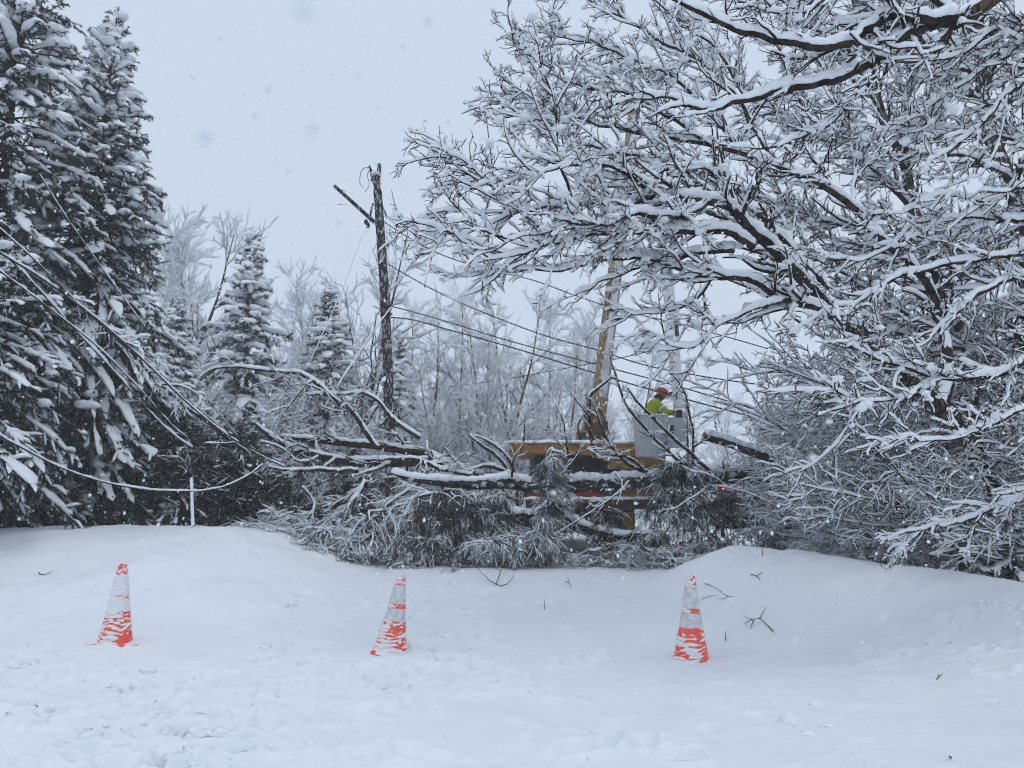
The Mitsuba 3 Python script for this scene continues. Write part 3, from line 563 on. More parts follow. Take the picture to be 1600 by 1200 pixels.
obj('hood', bones([((neck - [.06, .05, .03], .062), (neck - [.06, -.05, .03], .062)), ((neck - [.055, 0, 0], .075), (hd - fup * .05 - fw * .05, .066)), ((hd - fup * .045 - fw * .03 + [0, .05, 0], .05), (hd - fup * .045 - fw * .03 - [0, .05, 0], .05)),
                   ((neck + [.0, .055, -.02], .045), (hd - fup * .07 + fw * .03 + [0, .045, 0], .036)), ((neck + [.0, -.055, -.02], .045), (hd - fup * .07 + fw * .03 - [0, .045, 0], .036))], .018, 5), 'dark_cloth', wk, smooth=True)
for ha, s, sd in ((haR, -1, [0, 1, .2]), (haL, 1, [0, -1, .2])):
    obj('glove', bones(fingers(ha, [1, .1 * s, -.25], unit(np.array(sd, float))) + [((ha - [.05, 0, 0], .045), (ha, .036))], .006, 4), 'glove_leather', wk, smooth=True)
# helmet: shell with brim and ear muffs
th, ph = np.meshgrid(np.linspace(0, 2 * np.pi, 36, endpoint=False), np.linspace(0, np.pi / 2, 10))
sh = np.stack([.150 * np.cos(th) * np.cos(ph), .118 * np.sin(th) * np.cos(ph), .128 * np.sin(ph) ** .9], -1)
M_ = np.stack([fw - fup * (fw @ fup), np.array([0, 1.0, 0]), fup]); M_ = np.stack([unit(M_[0]), unit(np.cross(fup, M_[0])), fup])
hv, hf = skin(sh[None]); hc = hd + fup * .035 - fw * .0
hm = obj('helmet', trimesh.Trimesh(hc + hv @ M_, hf), 'helmet_shell', wk, smooth=True)
br = hull(np.vstack([hc + np.array([[.165 * math.cos(a) + (.055 if math.cos(a) > 0 else 0), .128 * math.sin(a), z - (.012 if math.cos(a) > 0 else 0)] for a in np.linspace(0, 2 * np.pi, 30, endpoint=False) for z in (0, .012)]) @ M_]))
obj('brim', br, 'helmet_shell', hm)
obj('visor', hull(np.vstack([hc + np.array([[x, y, z] for x, z in ((.15, .05), (.215, .075), (.225, .06), (.16, .02)) for y in (-.09, .09)]) @ M_])), 'dark_metal', hm)
for s in (-1, 1): obj('ear_muff', rod(hd + [0, s * .085, -.01], hd + [0, s * .125, -.01], .045, .038, 14), 'helmet_shell', hm)
obj('snow_dusting', blobs(np.array([hc + fup * .12, hc + fup * .105 - fw * .05, hc + fup * .1 + fw * .06]), np.array([[.05, .04, .02], [.04, .04, .02], [.035, .04, .015]]), 5), 'snow', hm, smooth=True)
# ------------------------------------------------------------------ evergreens
def spruce(H, Rm, seed, nb=170, per_m=9, spk=30, snow=.055, cover=.6, low=.05, trunk_r=.14, power=.8, droop=-.55, sl=.05, twig_snow=.5, ir=.68, fr=3.0):
    """trunk, boughs, needles and snow of one evergreen standing at the origin"""
    g = rs(seed)
    f = np.sort(low + (0.985 - low) * g.uniform(0, 1, nb) ** .92); z = f * H
    L = Rm * np.clip(1 - f, 0, 1) ** power * g.uniform(ir, 1.8 - ir, nb) * (1 - .25 * sstep(.2, .0, f)) + .10
    az = np.arange(nb) * 2.399 + g.normal(0, .35, nb)
    el = np.radians(-34 + 66 * f ** 1.6) + g.normal(0, .13, nb)
    d = np.stack([np.cos(az) * np.cos(el), np.sin(az) * np.cos(el), np.sin(el)], -1)
    p = np.stack([g.normal(0, .02, nb), g.normal(0, .02, nb), z], -1)
    C, R = shoots(p, d, L, .008 + .012 * L, g, 8, .07, droop * (1 - .7 * f), .25)
    n2 = int(L.sum() * per_m)
    C2, R2 = side_shoots(C, R, n2, g, .18, 1.0, .22, .62, (32, 62), .45, 5, .12, -.5, .45, .004, .45)
    sc = np.clip(Rm * (1 - C2[:, 0, 2] / H) / 1.3, .35, 1.15)[:, None, None]; C2 = C2[:, :1] + (C2 - C2[:, :1]) * sc
    zt = np.linspace(0, H, 26); tw = np.c_[.04 * np.sin(zt * .9 + seed), .04 * np.cos(zt * .7), zt]
    tr_ = tubes(tw, np.interp(zt, [0, H * .96, H], [trunk_r, .018, .008]), 9, .08, seed)
    bo = cat(tubes(C, R, 4), tubes(C2, R2, 3))
    top = np.linspace([0, 0, H * .93], [0, 0, H * 1.0], 5)[None]
    ne = cat(spikes(C, int(spk * 1.5), sl * 1.1, sl * .24, g, .15), spikes(C2, spk, sl, sl * .24, g), spikes(top, 40, sl, sl * .25, g))
    Co = refine(C[:, 2:], R[:, 2:], 1)
    sn = [snow_on(*Co, snow, .6, 3, 7, cover, .75, fr, seed, .55, .25, wk=1.15)]
    k = g.uniform(0, 1, len(C2)) < twig_snow
    sn.append(snow_on(C2[k], R2[k], snow * .55, .5, 1, 4, .75, .6, fr * 2, seed + 3, .7, .3))
    P, t, r, i, u = sample(C, R, int(nb * 1.1), g, .35, .95)
    S = snow * g.uniform(.5, 1.3, len(P))[:, None] * np.array([1.3, 1.3, .75])
    on = meshkit.noise(P * 1.1 + seed, seed) > .42
    sn.append(blobs(P[on] + [0, 0, snow * .5], S[on], seed, 1, .4))
    return {'trunk': (tr_, 'trunk_bark', 40), 'boughs': (bo, 'bark', False), 'needles': (ne, 'needles', False), 'snow': (cat(*sn), 'snow', True)}
def bake(parts):
    return {k: (mikit.ply(m, mat, smooth=s), k) for k, (m, mat, s) in parts.items()}
STUFF = {'needles', 'twigs', 'twig_snow', 'boughs', 'snow', 'foliage', 'branches'}
def plant(name, baked_, label, cat_, m, group=None):
    k = thing(name, label, cat_, group)
    for part, (d, _) in baked_.items():
        kk = key(part, k); scene[kk] = {**d, 'to_world': m}
        if part in STUFF: labels[kk] = {'kind': 'stuff'}
    return k
def stand(px, d): x = (px - CX) / F * d; return x, d, gz(x, d)

near_spruce = bake(spruce(6.0, 3.3, 1, 135, 18, 66, .09, .64, .32, .13, .62, -1.0, .066, .4, fr=2.4))
plant('spruce_tree', near_spruce, 'nearest spruce at the left edge, its low boughs bowed under thick snow', 'spruce tree', place(*stand(-85, 13.4)[:2], stand(-85, 13.4)[2] - .1, 30))
tall = bake(spruce(14.2, 3.4, 2, 380, 12, 58, .105, .56, .10, .2, .72, -.85, .068, .13, fr=1.9))
plant('spruce_tree', tall, 'tallest spruce at the left edge, its top cut off by the frame', 'spruce tree', place(*stand(-40, 15.4)[:2], stand(-40, 15.4)[2] - .2, 0))
second = bake(spruce(12.8, 3.4, 3, 380, 12, 58, .105, .56, .10, .18, .86, -.85, .068, .13, fr=1.9))
plant('spruce_tree', second, 'tall spruce with its pointed tip free against the sky, second from the left edge', 'spruce tree', place(*stand(121, 17.2)[:2], stand(121, 17.2)[2] - .2, 100))
small = bake(spruce(10.0, 2.7, 4, 230, 9, 44, .13, .74, .05, .13, .95, -.8, .10, .55, ir=.5, fr=1.8))
def top_at(px, py, d, H0=10.0):
    x, y, z = stand(px, d); return x, y, z - .2, (at(px, py, d)[2] - z + .2) / H0
for px, py, d, wid, rot, lab in ((378, 362, 27, 1.05, 20, 'lone snowy spruce with a bare pointed tip rising in the middle of the left thicket'),
                                 (507, 448, 28, 1.15, 140, 'smaller snowy spruce just left of the utility pole'),
                                 (622, 520, 25.5, .8, 250, 'narrow dark spruce right behind the foot of the utility pole'),
                                 (262, 470, 24, 1.3, 310, 'spruce half hidden behind the right side of the tall tipped spruce')):
    x, y, z, s = top_at(px, py, d); plant('spruce_tree', small, lab, 'spruce tree', place(x, y, z, rot, (s * wid, s * wid, s)))
dark = bake(spruce(4.6, 2.3, 7, 220, 13, 50, .035, .36, .03, .09, .55, -.45, .07, .15, fr=3))
for px, d, s, rot, lab in ((60, 16.4, .8, 0, 'dark low evergreen under the boughs of the tall left spruces'), (175, 17.6, 1.0, 80, 'dark low evergreen left of the snow plastered stake'), (282, 18.4, .98, 150, 'dark low evergreen standing right behind the snow plastered stake'),
                           (375, 19.2, 1.02, 220, 'dark low evergreen right of the snow plastered stake'), (452, 20.2, .95, 300, 'dark low evergreen behind the left end of the fallen trunks'), (545, 21.2, .85, 20, 'dark low evergreen left of the pole foot behind the fallen trunks'),
                           (225, 20.5, 1.25, 50, 'dark evergreen a step behind the row of low evergreens')):
    x, y, z = stand(px, d); plant('evergreen_shrub', dark, lab, 'evergreen shrub', place(x, y, z - .25, rot, (s, s, s * (.64 if px > 200 else .9))))
lowb = bake(spruce(1.5, 1.25, 9, 60, 26, 60, .06, .75, .1, .04, .5, -.5, .045, .6, fr=4))
for px, py, d, s, rot, lab in ((1585, 870, 10.3, .62, 0, 'low evergreen under heavy snow pads at the right edge'), (1512, 868, 10.6, .55, 120, 'low evergreen under snow left of the one at the right edge')):
    b = at(px, py, d); plant('evergreen_shrub', lowb, lab, 'evergreen shrub', place(b[0], b[1], gz(b[0], b[1]) - .15, rot, s))

# ------------------------------------------------------------------ bare trees
def bare(H, seed, n1=26, n2=170, n3=800, r0=.10, spread=(25, 48), L1=(.22, .5), snow=.034, rmin=.0055, lean=(0, 0), base=.12, up=.55, n4=0, split=False, droop=0.0, cover=1.0):
    """a leafless tree with snow along its branches"""
    g = rs(seed)
    t, r = shoots(np.zeros((1, 3)), np.array([[lean[0], lean[1], 1.0]]), np.array([H]), np.array([r0]), g, 22, .035, .3, .12)
    C1, R1 = side_shoots(t, r, n1, g, base, .97, L1[0] * H, L1[1] * H, spread, .75, 9, .09, up, .5, rmin * 1.6)
    C2, R2 = side_shoots(C1, R1, n2, g, .12, 1, .08 * H, .2 * H, (24, 55), .5, 7, .12, up * .6 + droop, .6, rmin * 1.2)
    C3, R3 = side_shoots(C2, R2, n3, g, .1, 1, .03 * H, .09 * H, (25, 60), .4, 5, .14, up * .4 + droop, .7, rmin)
    tw = [tubes(C2, R2, 3), tubes(C3, R3, 3)]; sn = [snow_on(t, r, snow * .5, .25, 2, 6, .4, .6, 3, seed), snow_on(C1, R1, snow * 1.4, .5, 2, 5, cover, .6, 4, seed), snow_on(C2, R2, snow * 1.1, .6, 1, 4, cover, .6, 5, seed + 1), snow_on(C3, R3, snow, .7, 1, 4, cover, .6, 6, seed + 2, lo=.3)]
    if n4:
        C4, R4 = side_shoots(C3, R3, n4, g, .1, 1, .012 * H, .04 * H, (25, 60), .3, 4, .12, .1 + droop, .7, rmin * .8)
        tw.append(tubes(C4, R4, 3)); sn.append(snow_on(C4, R4, snow * .8, .7, 1, 4, cover - .1, .6, 8, seed + 3, lo=.35))
    limbs = [(tubes(C1[i], R1[i], 5), 'bark', True) for i in range(n1)]
    out = {'trunk': (tubes(t, r, 10, .08, seed), 'trunk_bark', True)}
    if split: out.update({f'limb{"_%03d" % i if i else ""}': m for i, m in enumerate(limbs)})
    else: out['branches'] = (cat(*[m[0] for m in limbs]), 'bark', True)
    out['twigs'] = (cat(*tw), 'bark', False); out['snow'] = (cat(*sn), 'snow', True)
    return out
bt = [bake(bare(10, 31, 26, 170, 520, .10, (20, 42))), bake(bare(10, 32, 22, 160, 520, .085, (16, 34), (.25, .55))), bake(bare(10, 33, 28, 180, 560, .11, (28, 60), (.18, .42), up=.4))]
row = [(248, 345, 28, 2, 'bare grey tree leaning out behind the left spruces'), (298, 350, 36, 1, 'slim bare tree tip, left one of two poking up beside the lone spruce'), (316, 352, 37, 1, 'slim bare tree tip, right one of two poking up beside the lone spruce'), (552, 345, 29, 0, 'tall bare birch-like tree just left of the utility pole')]
for px, py, d, v, lab in row:
    x, y, z, s = top_at(px, py, d); plant('bare_tree', bt[v], lab, 'tree', place(x, y, z, px * 1.7, (s, s, s)))
ORD = 'first second third fourth fifth sixth seventh eighth ninth tenth eleventh twelfth thirteenth fourteenth fifteenth sixteenth seventeenth eighteenth nineteenth twentieth'.split()
g_ = rs(77)
for k, (px, py, d) in enumerate(sorted(((660, 470, 27), (705, 440, 30), (745, 470, 27), (782, 462, 31), (812, 490, 26), (845, 470, 33), (880, 520, 28), (915, 500, 34), (985, 545, 31), (455, 450, 35), (485, 425, 38), (425, 455, 33), (335, 470, 33), (585, 450, 35), (628, 460, 38), (970, 600, 24), (770, 540, 23.5), (700, 570, 23), (860, 590, 24)))):
    x, y, z, s = top_at(px, py, d); v = int(g_.integers(0, 3))
    plant('bare_tree', bt[v], f'slim snowy bare tree in the hazy row beyond the fallen trunks, {ORD[k]} from the left', 'tree', place(x, y, z, g_.uniform(0, 360), (s * .9, s * .9, s)), 'bare trees beyond the fallen trunks')
def shrub(H, seed, ns=16, n2=260, n3=1500, n4=2200, snow=.012, rmin=.0055, spread=.85, up=-.25, droop=-.1, r0=.022, cover=.8, wig=.10, lump=.6):
    """a many-stemmed bush of fine snowy twigs"""
    g = rs(seed); az = g.uniform(0, 2 * np.pi, ns); e = g.uniform(.15, spread, ns)
    d = np.stack([np.cos(az) * e, np.sin(az) * e, np.full(ns, 1.0)], -1)
    p = np.stack([np.cos(az) * .15, np.sin(az) * .15, np.zeros(ns)], -1) * g.uniform(.2, 1.5, (ns, 1))
    C1, R1 = shoots(p, d, H * g.uniform(.75, 1.2, ns), r0 * g.uniform(.7, 1.2, ns), g, 12, wig, up, .25)
    C2, R2 = side_shoots(C1, R1, n2, g, .15, 1, .22 * H, .5 * H, (25, 60), .45, 7, .14, droop, .6, rmin * 1.2)
    C3, R3 = side_shoots(C2, R2, n3, g, .1, 1, .06 * H, .16 * H, (25, 70), .4, 5, .22, droop, .7, rmin)
    C4, R4 = side_shoots(C3, R3, n4, g, .1, 1, .02 * H, .065 * H, (25, 70), .3, 4, .2, droop, .7, rmin * .85)
    return {'branches': (cat(tubes(C1, R1, 5), tubes(C2, R2, 4)), 'bark', True), 'twigs': (cat(tubes(C3, R3, 3), tubes(C4, R4, 3)), 'bark', False),
            'snow': (cat(snow_on(C1, R1, snow * 1.5, .5, 2, 5, cover, lump, 5, seed), snow_on(C2, R2, snow * 1.3, .6, 2, 5, cover, lump, 6, seed + 1), snow_on(C3, R3, snow * 1.2, .7, 1, 4, cover, lump, 8, seed + 2, lo=.3), snow_on(C4, R4, snow * .7, .7, 1, 4, cover - .2, lump, 9, seed + 3, lo=.3)), 'snow', True)}
# the far wood: one mass of bare trees and brush fading into the snowfall
for v in range(3):
    scene[f'wood_group_{v}'] = {'type': 'shapegroup', **{k: d for k, (d, _) in bt[v].items()}}
far_bush = bake(shrub(4, 61, 12, 110, 420, 0, .036, .006, 1.0, cover=1.0))
scene['wood_group_3'] = {'type': 'shapegroup', **{k: d for k, (d, _) in far_bush.items()}}
labels['background_wood'] = {'kind': 'stuff', 'label': 'hazy snow covered wood closing the view behind the pole and the truck'}
n_w = 0
def wood(v, x, y, s, sz=None):
    global n_w; n_w += 1
    scene[f'background_wood__{n_w:03d}'] = {'type': 'instance', 'to_world': place(x, y, gz(x, y) - .3, g_.uniform(0, 360), (s, s, sz or s)), 'g': {'type': 'ref', 'id': f'wood_group_{v}'}}
for d0, d1, n, hs in ((36, 46, 12, (.7, 1.0)), (46, 62, 18, (.75, 1.1)), (62, 90, 34, (.8, 1.15)), (90, 130, 36, (.9, 1.3))):
    for _ in range(n):
        y = g_.uniform(d0, d1); x = g_.uniform(-.68, .68) * y
        s = g_.uniform(*hs) * (.70 if -.02 < x / y < .28 and y < 62 else 1.0); wood(int(g_.integers(0, 3)), x, y, s)
for d0, d1, n in ((24, 30, 12), (30, 42, 12), (42, 70, 30)):
    for _ in range(n):
        y = g_.uniform(d0, d1); x = g_.uniform(-.62, .62) * y
        if d0 == 24 and 0 < x / y < .22: continue
        wood(3, x, y, g_.uniform(.75, 1.25), g_.uniform(.6, 1.0))
# ------------------------------------------------------------------ the two big trees on the right, limb by limb
def limb_tree(name, label, limbs, seed, n2, n3, n4, L2=(.35, 1.25), L3=(.16, .5), L4=(.07, .2), snow=.03, trunk=1, clump=260, up=.10, cl=1.0, cover=.72, pull=0.0, rmin=.0062, slim=1.0):
    """limbs: point lists (px, py, depth, radius); the first 'trunk' of them are the trunk"""
    g = rs(seed); root = thing(name, label, 'tree')
    CC, RR, W = [], [], []
    for i, pts in enumerate(limbs):
        pts = [(a + pull * float(sstep(980, 660, a)), b, c, q * slim) for a, b, c, q in pts]
        P, R = pl(pts, 34, .10 if i >= trunk else .06, seed + i)
        if i >= trunk: R = R * .92
        part = obj('trunk' if i < trunk else 'limb', tubes(P, R, 14 if i < trunk else 8, .10 if i < trunk else .07, seed + i), 'trunk_bark' if i < trunk else 'bark', root, smooth=True)
        obj('snow', snow_on(P, R, snow * 1.25, .75 if i >= trunk else .2, 5, 8, .97 if i >= trunk else .62, .42, 4.5, seed + i, .85, .1), 'snow', part, smooth=True)
        CC.append(P); RR.append(R); W.append(.25 if i < trunk else 1.0)
    C1, R1 = np.stack(CC), np.stack(RR)
    C2, R2 = side_shoots(C1, R1, n2, g, .12, 1, *L2, (20, 52), .45, 9, .13, up, .5, rmin * 2.1, .8, np.array(W))
    ends = C1[trunk:, -1]; e0 = shoots(ends, C1[trunk:, -1] - C1[trunk:, -4], g.uniform(.3, .6, len(ends)), R1[trunk:, -1], g, 9, .15, up, .4)
    C2, R2 = stack((C2, R2), e0)
    C3, R3 = side_shoots(C2, R2, n3, g, .08, 1, *L3, (22, 58), .35, 6, .22, up * .8, .65, rmin * 1.35, 1, None, .45)
    C4, R4 = side_shoots(C3, R3, n4, g, .1, 1, *L4, (22, 62), .2, 4, .22, up * .6, .75, rmin, 1, None, .6)
    obj('twigs', cat(tubes(C2, R2, 5), tubes(C3, R3, 4), tubes(C4, R4, 3)), 'bark', root, kind='stuff')
    sn = [snow_on(C2, R2, snow * 1.1, .7, 3, 6, cover, .75, 3.6, seed, wk=.62), snow_on(C3, R3, snow * .7, .6, 2, 5, cover - .2, .8, 5, seed + 1, lo=.2, wk=.62), snow_on(C4, R4, snow * .42, .5, 1, 4, cover - .42, .7, 6, seed + 2, lo=.3)]
    P, t, r, i, u = sample(C2, R2, clump, g, .1, .95)
    S = snow * cl * g.uniform(.9, 2.0, clump)[:, None] * np.array([1.3, 1.3, .85]) * g.uniform(.8, 1.25, (clump, 3))
    sn.append(blobs(P + [0, 0, 1] * S[:, 2:] * .5, S, seed, 1, .42))
    P, t, r, i, u = sample(C3, R3, clump * 2, g, 0, .9)
    S = snow * cl * g.uniform(.5, 1.15, clump * 2)[:, None] * np.array([1.3, 1.3, .9])
    sn.append(blobs(P + [0, 0, 1] * S[:, 2:] * .4, S, seed + 1, 1, .42))
    obj('twig_snow', cat(*sn), 'snow', root, smooth=True, kind='stuff')
    return root
lean_limbs = [
    [(1590, 905, 11.1, .21), (1566, 850, 11.0, .19), (1545, 780, 10.9, .17), (1522, 700, 10.8, .15), (1480, 645, 10.6, .13), (1405, 582, 10.3, .115), (1330, 520, 10.0, .118)],
    [(1330, 520, 10, .112), (1255, 440, 9.7, .098), (1195, 375, 9.4, .084), (1152, 335, 9.2, .072), (1110, 312, 9, .058), (1040, 309, 8.8, .046), (960, 318, 8.6, .036), (880, 322, 8.4, .028), (800, 330, 8.2, .02), (720, 352, 8.05, .012), (640, 370, 7.9, .006)],
    [(1330, 520, 10, .085), (1290, 455, 10.2, .078), (1245, 402, 10.3, .07), (1205, 345, 10.3, .06), (1145, 318, 10.2, .05), (1095, 282, 10.1, .042), (1040, 256, 10, .035), (980, 240, 9.9, .028), (900, 222, 9.8, .02), (830, 190, 9.7, .013), (760, 175, 9.6, .006)],
    [(1470, 640, 10.6, .10), (1480, 540, 11, .09), (1450, 450, 11.1, .08), (1392, 385, 11, .068), (1330, 325, 10.8, .06), (1285, 290, 10.7, .055), (1225, 265, 10.6, .05), (1165, 243, 10.5, .045), (1100, 222, 10.4, .038), (1050, 216, 10.3, .032), (980, 203, 10.2, .026), (900, 185, 10.1, .02), (820, 158, 10, .012), (745, 150, 9.9, .006)],
    [(1330, 520, 10, .07), (1282, 489, 9.7, .06), (1225, 467, 9.5, .05), (1162, 441, 9.3, .042), (1110, 434, 9.2, .036), (1055, 415, 9.1, .032), (1000, 403, 9, .028), (917, 415, 8.8, .022), (850, 426, 8.7, .018), (767, 420, 8.6, .012), (670, 434, 8.5, .006)],
    [(1175, 390, 9.35, .06), (1135, 365, 9.1, .05), (1050, 362, 8.7, .038), (1000, 365, 8.5, .03), (930, 370, 8.3, .022), (860, 378, 8.1, .016), (780, 396, 7.9, .011), (705, 415, 7.8, .006)],
    [(1150, 388, 9.3, .04), (1087, 392, 9.6, .032), (1037, 407, 9.8, .026), (1000, 412, 9.9, .022), (940, 440, 10.1, .015), (890, 462, 10.2, .007)],
    [(887, 321, 8.42, .026), (868, 275, 8.4, .022), (850, 230, 8.4, .018), (848, 190, 8.4, .014), (830, 130, 8.4, .010), (800, 90, 8.4, .005)],
    [(856, 252, 8.4, .013), (800, 245, 8.35, .011), (767, 226, 8.3, .008), (745, 203, 8.3, .005)],
    [(760, 342, 8.1, .014), (720, 300, 8.0, .010), (680, 262, 7.9, .008), (645, 240, 7.85, .005)],
    [(820, 328, 8.2, .014), (770, 296, 8.4, .011), (715, 285, 8.5, .008), (655, 290, 8.6, .005)],
    [(720, 352, 8.05, .010), (690, 330, 8.1, .008), (650, 330, 8.1, .006), (625, 345, 8.1, .004)],
    [(1040, 309, 8.8, .034), (1000, 285, 8.5, .028), (960, 262, 8.2, .022), (900, 262, 8.0, .016), (840, 268, 7.8, .010), (790, 280, 7.7, .005)],
    [(1110, 312, 9, .04), (1060, 340, 8.6, .034), (1000, 340, 8.3, .028), (940, 352, 8.0, .02), (870, 350, 7.8, .014), (800, 372, 7.6, .008), (740, 385, 7.5, .005)],
    [(1100, 222, 10.4, .030), (1040, 180, 10.2, .026), (985, 150, 10.0, .022), (920, 140, 9.8, .017), (860, 118, 9.6, .012), (800, 90, 9.5, .008), (765, 70, 9.4, .004)],
    [(1165, 243, 10.5, .036), (1110, 180, 10.3, .030), (1060, 130, 10.1, .025), (1000, 95, 9.9, .02), (930, 72, 9.7, .014), (860, 62, 9.5, .009), (800, 55, 9.4, .004)],
    [(1225, 265, 10.6, .04), (1180, 200, 10.9, .034), (1150, 120, 11.1, .028), (1100, 60, 11.2, .022), (1030, 10, 11.2, .016), (960, -40, 11.2, .010)],
    [(1110, 434, 9.2, .024), (1080, 470, 9.3, .018), (1050, 485, 9.4, .013), (1000, 492, 9.4, .008), (960, 480, 9.5, .004)],
    [(1225, 467, 9.5, .026), (1190, 480, 9.2, .021), (1130, 500, 9.0, .015), (1080, 540, 8.8, .010), (1040, 530, 8.7, .005)],
    [(1285, 290, 10.7, .04), (1262, 200, 11.2, .034), (1230, 110, 11.6, .028), (1190, 40, 11.8, .02), (1140, -20, 12, .012)],
    [(1180, 200, 10.9, .034), (1110, 110, 10.8, .028), (1030, 60, 10.7, .022), (950, 20, 10.6, .015), (870, -10, 10.5, .008)],
    [(1330, 325, 10.8, .04), (1330, 230, 11.3, .034), (1302, 140, 11.6, .026), (1260, 60, 11.9, .02), (1225, -25, 12, .012)],
    [(1150, 330, 9.2, .034), (1125, 280, 9.3, .03), (1102, 262, 9.3, .026), (1060, 262, 9.3, .02), (1000, 290, 9.3, .012), (950, 290, 9.3, .006)],
]
limb_tree('leaning_tree', 'large leafless tree leaning left over the road, its forked limbs loaded with snow', lean_limbs, 401, 580, 4200, 6300, L2=(.4, 1.45), L3=(.11, .38), L4=(.04, .13), clump=640, snow=.024, cl=1.15, pull=55, rmin=.0045, slim=.86)
over_limbs = [
    [(1830, 960, 7.6, .24), (1815, 600, 7.5, .20), (1790, 200, 7.3, .16), (1700, -150, 6.9, .125), (1640, -90, 6.7, .115), (1540, 5, 6.5, .095), (1492, 31, 6.35, .08)],
    [(1492, 31, 6.35, .066), (1440, 30, 6.2, .055), (1390, 30, 6.1, .05), (1348, 52, 6.05, .046), (1320, 72, 6, .044), (1250, 72, 5.9, .038), (1180, 58, 5.8, .032), (1110, 30, 5.7, .026), (1050, 0, 5.6, .018), (990, -40, 5.5, .010)],
    [(1492, 31, 6.35, .066), (1445, 40, 6.3, .06), (1400, 67, 6.25, .055), (1350, 107, 6.2, .05), (1305, 122, 6.15, .044), (1235, 136, 6.05, .036), (1160, 155, 5.95, .028), (1095, 170, 5.85, .02), (1040, 158, 5.8, .012), (990, 150, 5.7, .006)],
    [(1346, 110, 6.2, .026), (1343, 140, 6.2, .024), (1322, 170, 6.15, .02), (1293, 200, 6.1, .015), (1255, 217, 6.05, .010), (1215, 232, 6.0, .005)],
    [(1815, 560, 7.5, .09), (1700, 535, 7.3, .06), (1600, 566, 7.1, .038), (1550, 583, 7.0, .030), (1500, 588, 6.95, .026), (1460, 586, 6.9, .022), (1415, 573, 6.85, .018), (1372, 565, 6.8, .015), (1338, 546, 6.75, .011), (1300, 493, 6.7, .005)],
    [(1475, 588, 6.9, .016), (1430, 611, 6.8, .013), (1395, 623, 6.75, .010), (1345, 627, 6.7, .007), (1298, 610, 6.65, .004)],
    [(1812, 500, 7.5, .07), (1700, 420, 7.3, .045), (1600, 426, 7.1, .030), (1535, 457, 7.0, .024), (1508, 474, 6.95, .018), (1484, 492, 6.9, .010), (1450, 530, 6.85, .005)],
    [(1812, 450, 7.5, .05), (1650, 400, 7.2, .030), (1540, 405, 7.0, .021), (1460, 415, 6.95, .018), (1410, 427, 6.9, .016), (1382, 445, 6.85, .014), (1350, 467, 6.8, .010), (1305, 486, 6.75, .005)],
    [(1805, 420, 7.5, .05), (1640, 340, 7.3, .026), (1530, 345, 7.2, .016), (1440, 352, 7.1, .012), (1395, 380, 7.05, .009), (1348, 402, 7, .007), (1298, 394, 6.95, .004)],
    [(1822, 740, 8.6, .07), (1700, 740, 8.7, .04), (1600, 781, 8.8, .026), (1556, 792, 8.85, .020), (1512, 810, 8.9, .015), (1450, 828, 9.0, .009), (1420, 846, 9.05, .005)],
    [(1790, 200, 7.3, .07), (1680, 60, 7.0, .04), (1600, 121, 6.9, .026), (1570, 152, 6.85, .022), (1532, 192, 6.8, .018), (1500, 220, 6.75, .013), (1460, 248, 6.7, .006)],
    [(1572, 150, 6.85, .015), (1572, 177, 6.8, .013), (1560, 217, 6.75, .009), (1550, 250, 6.75, .005)],
    [(1760, 60, 7.15, .06), (1660, 20, 7, .034), (1600, 44, 6.95, .022), (1550, 51, 6.9, .02), (1495, 87, 6.85, .015), (1432, 98, 6.8, .011), (1362, 101, 6.75, .005)],
    [(1790, 220, 7.3, .06), (1680, 40, 7.2, .03), (1600, 67, 7.1, .02), (1570, 92, 7.05, .018), (1520, 117, 7, .014), (1475, 150, 6.95, .009), (1438, 166, 6.9, .005)],
    [(1800, 320, 7.4, .06), (1690, 250, 7.3, .034), (1600, 226, 7.2, .022), (1570, 217, 7.15, .02), (1505, 207, 7.1, .014), (1457, 197, 7.05, .009), (1400, 205, 7, .004)],
    [(1800, 360, 7.4, .06), (1680, 300, 7.2, .034), (1600, 290, 7.0, .02), (1530, 310, 6.9, .014), (1470, 300, 6.8, .009), (1420, 330, 6.7, .004)],
    [(1818, 700, 7.5, .06), (1690, 660, 7.3, .034), (1600, 640, 7.1, .02), (1540, 665, 7.0, .014), (1480, 690, 6.9, .009), (1430, 690, 6.8, .004)],
    [(1492, 31, 6.35, .04), (1450, -5, 6.3, .03), (1400, -30, 6.2, .024), (1330, -25, 6.1, .018), (1270, 10, 6.0, .012), (1200, 18, 5.9, .006)],
]
limb_tree('overhanging_tree', 'near tree at the right edge whose thick snow-topped branches reach in across the upper corner', over_limbs, 402, 380, 1900, 3000, L2=(.25, .85), L3=(.12, .36), L4=(.05, .15), clump=240, snow=.021, cl=1.0, rmin=.0042, slim=.78)
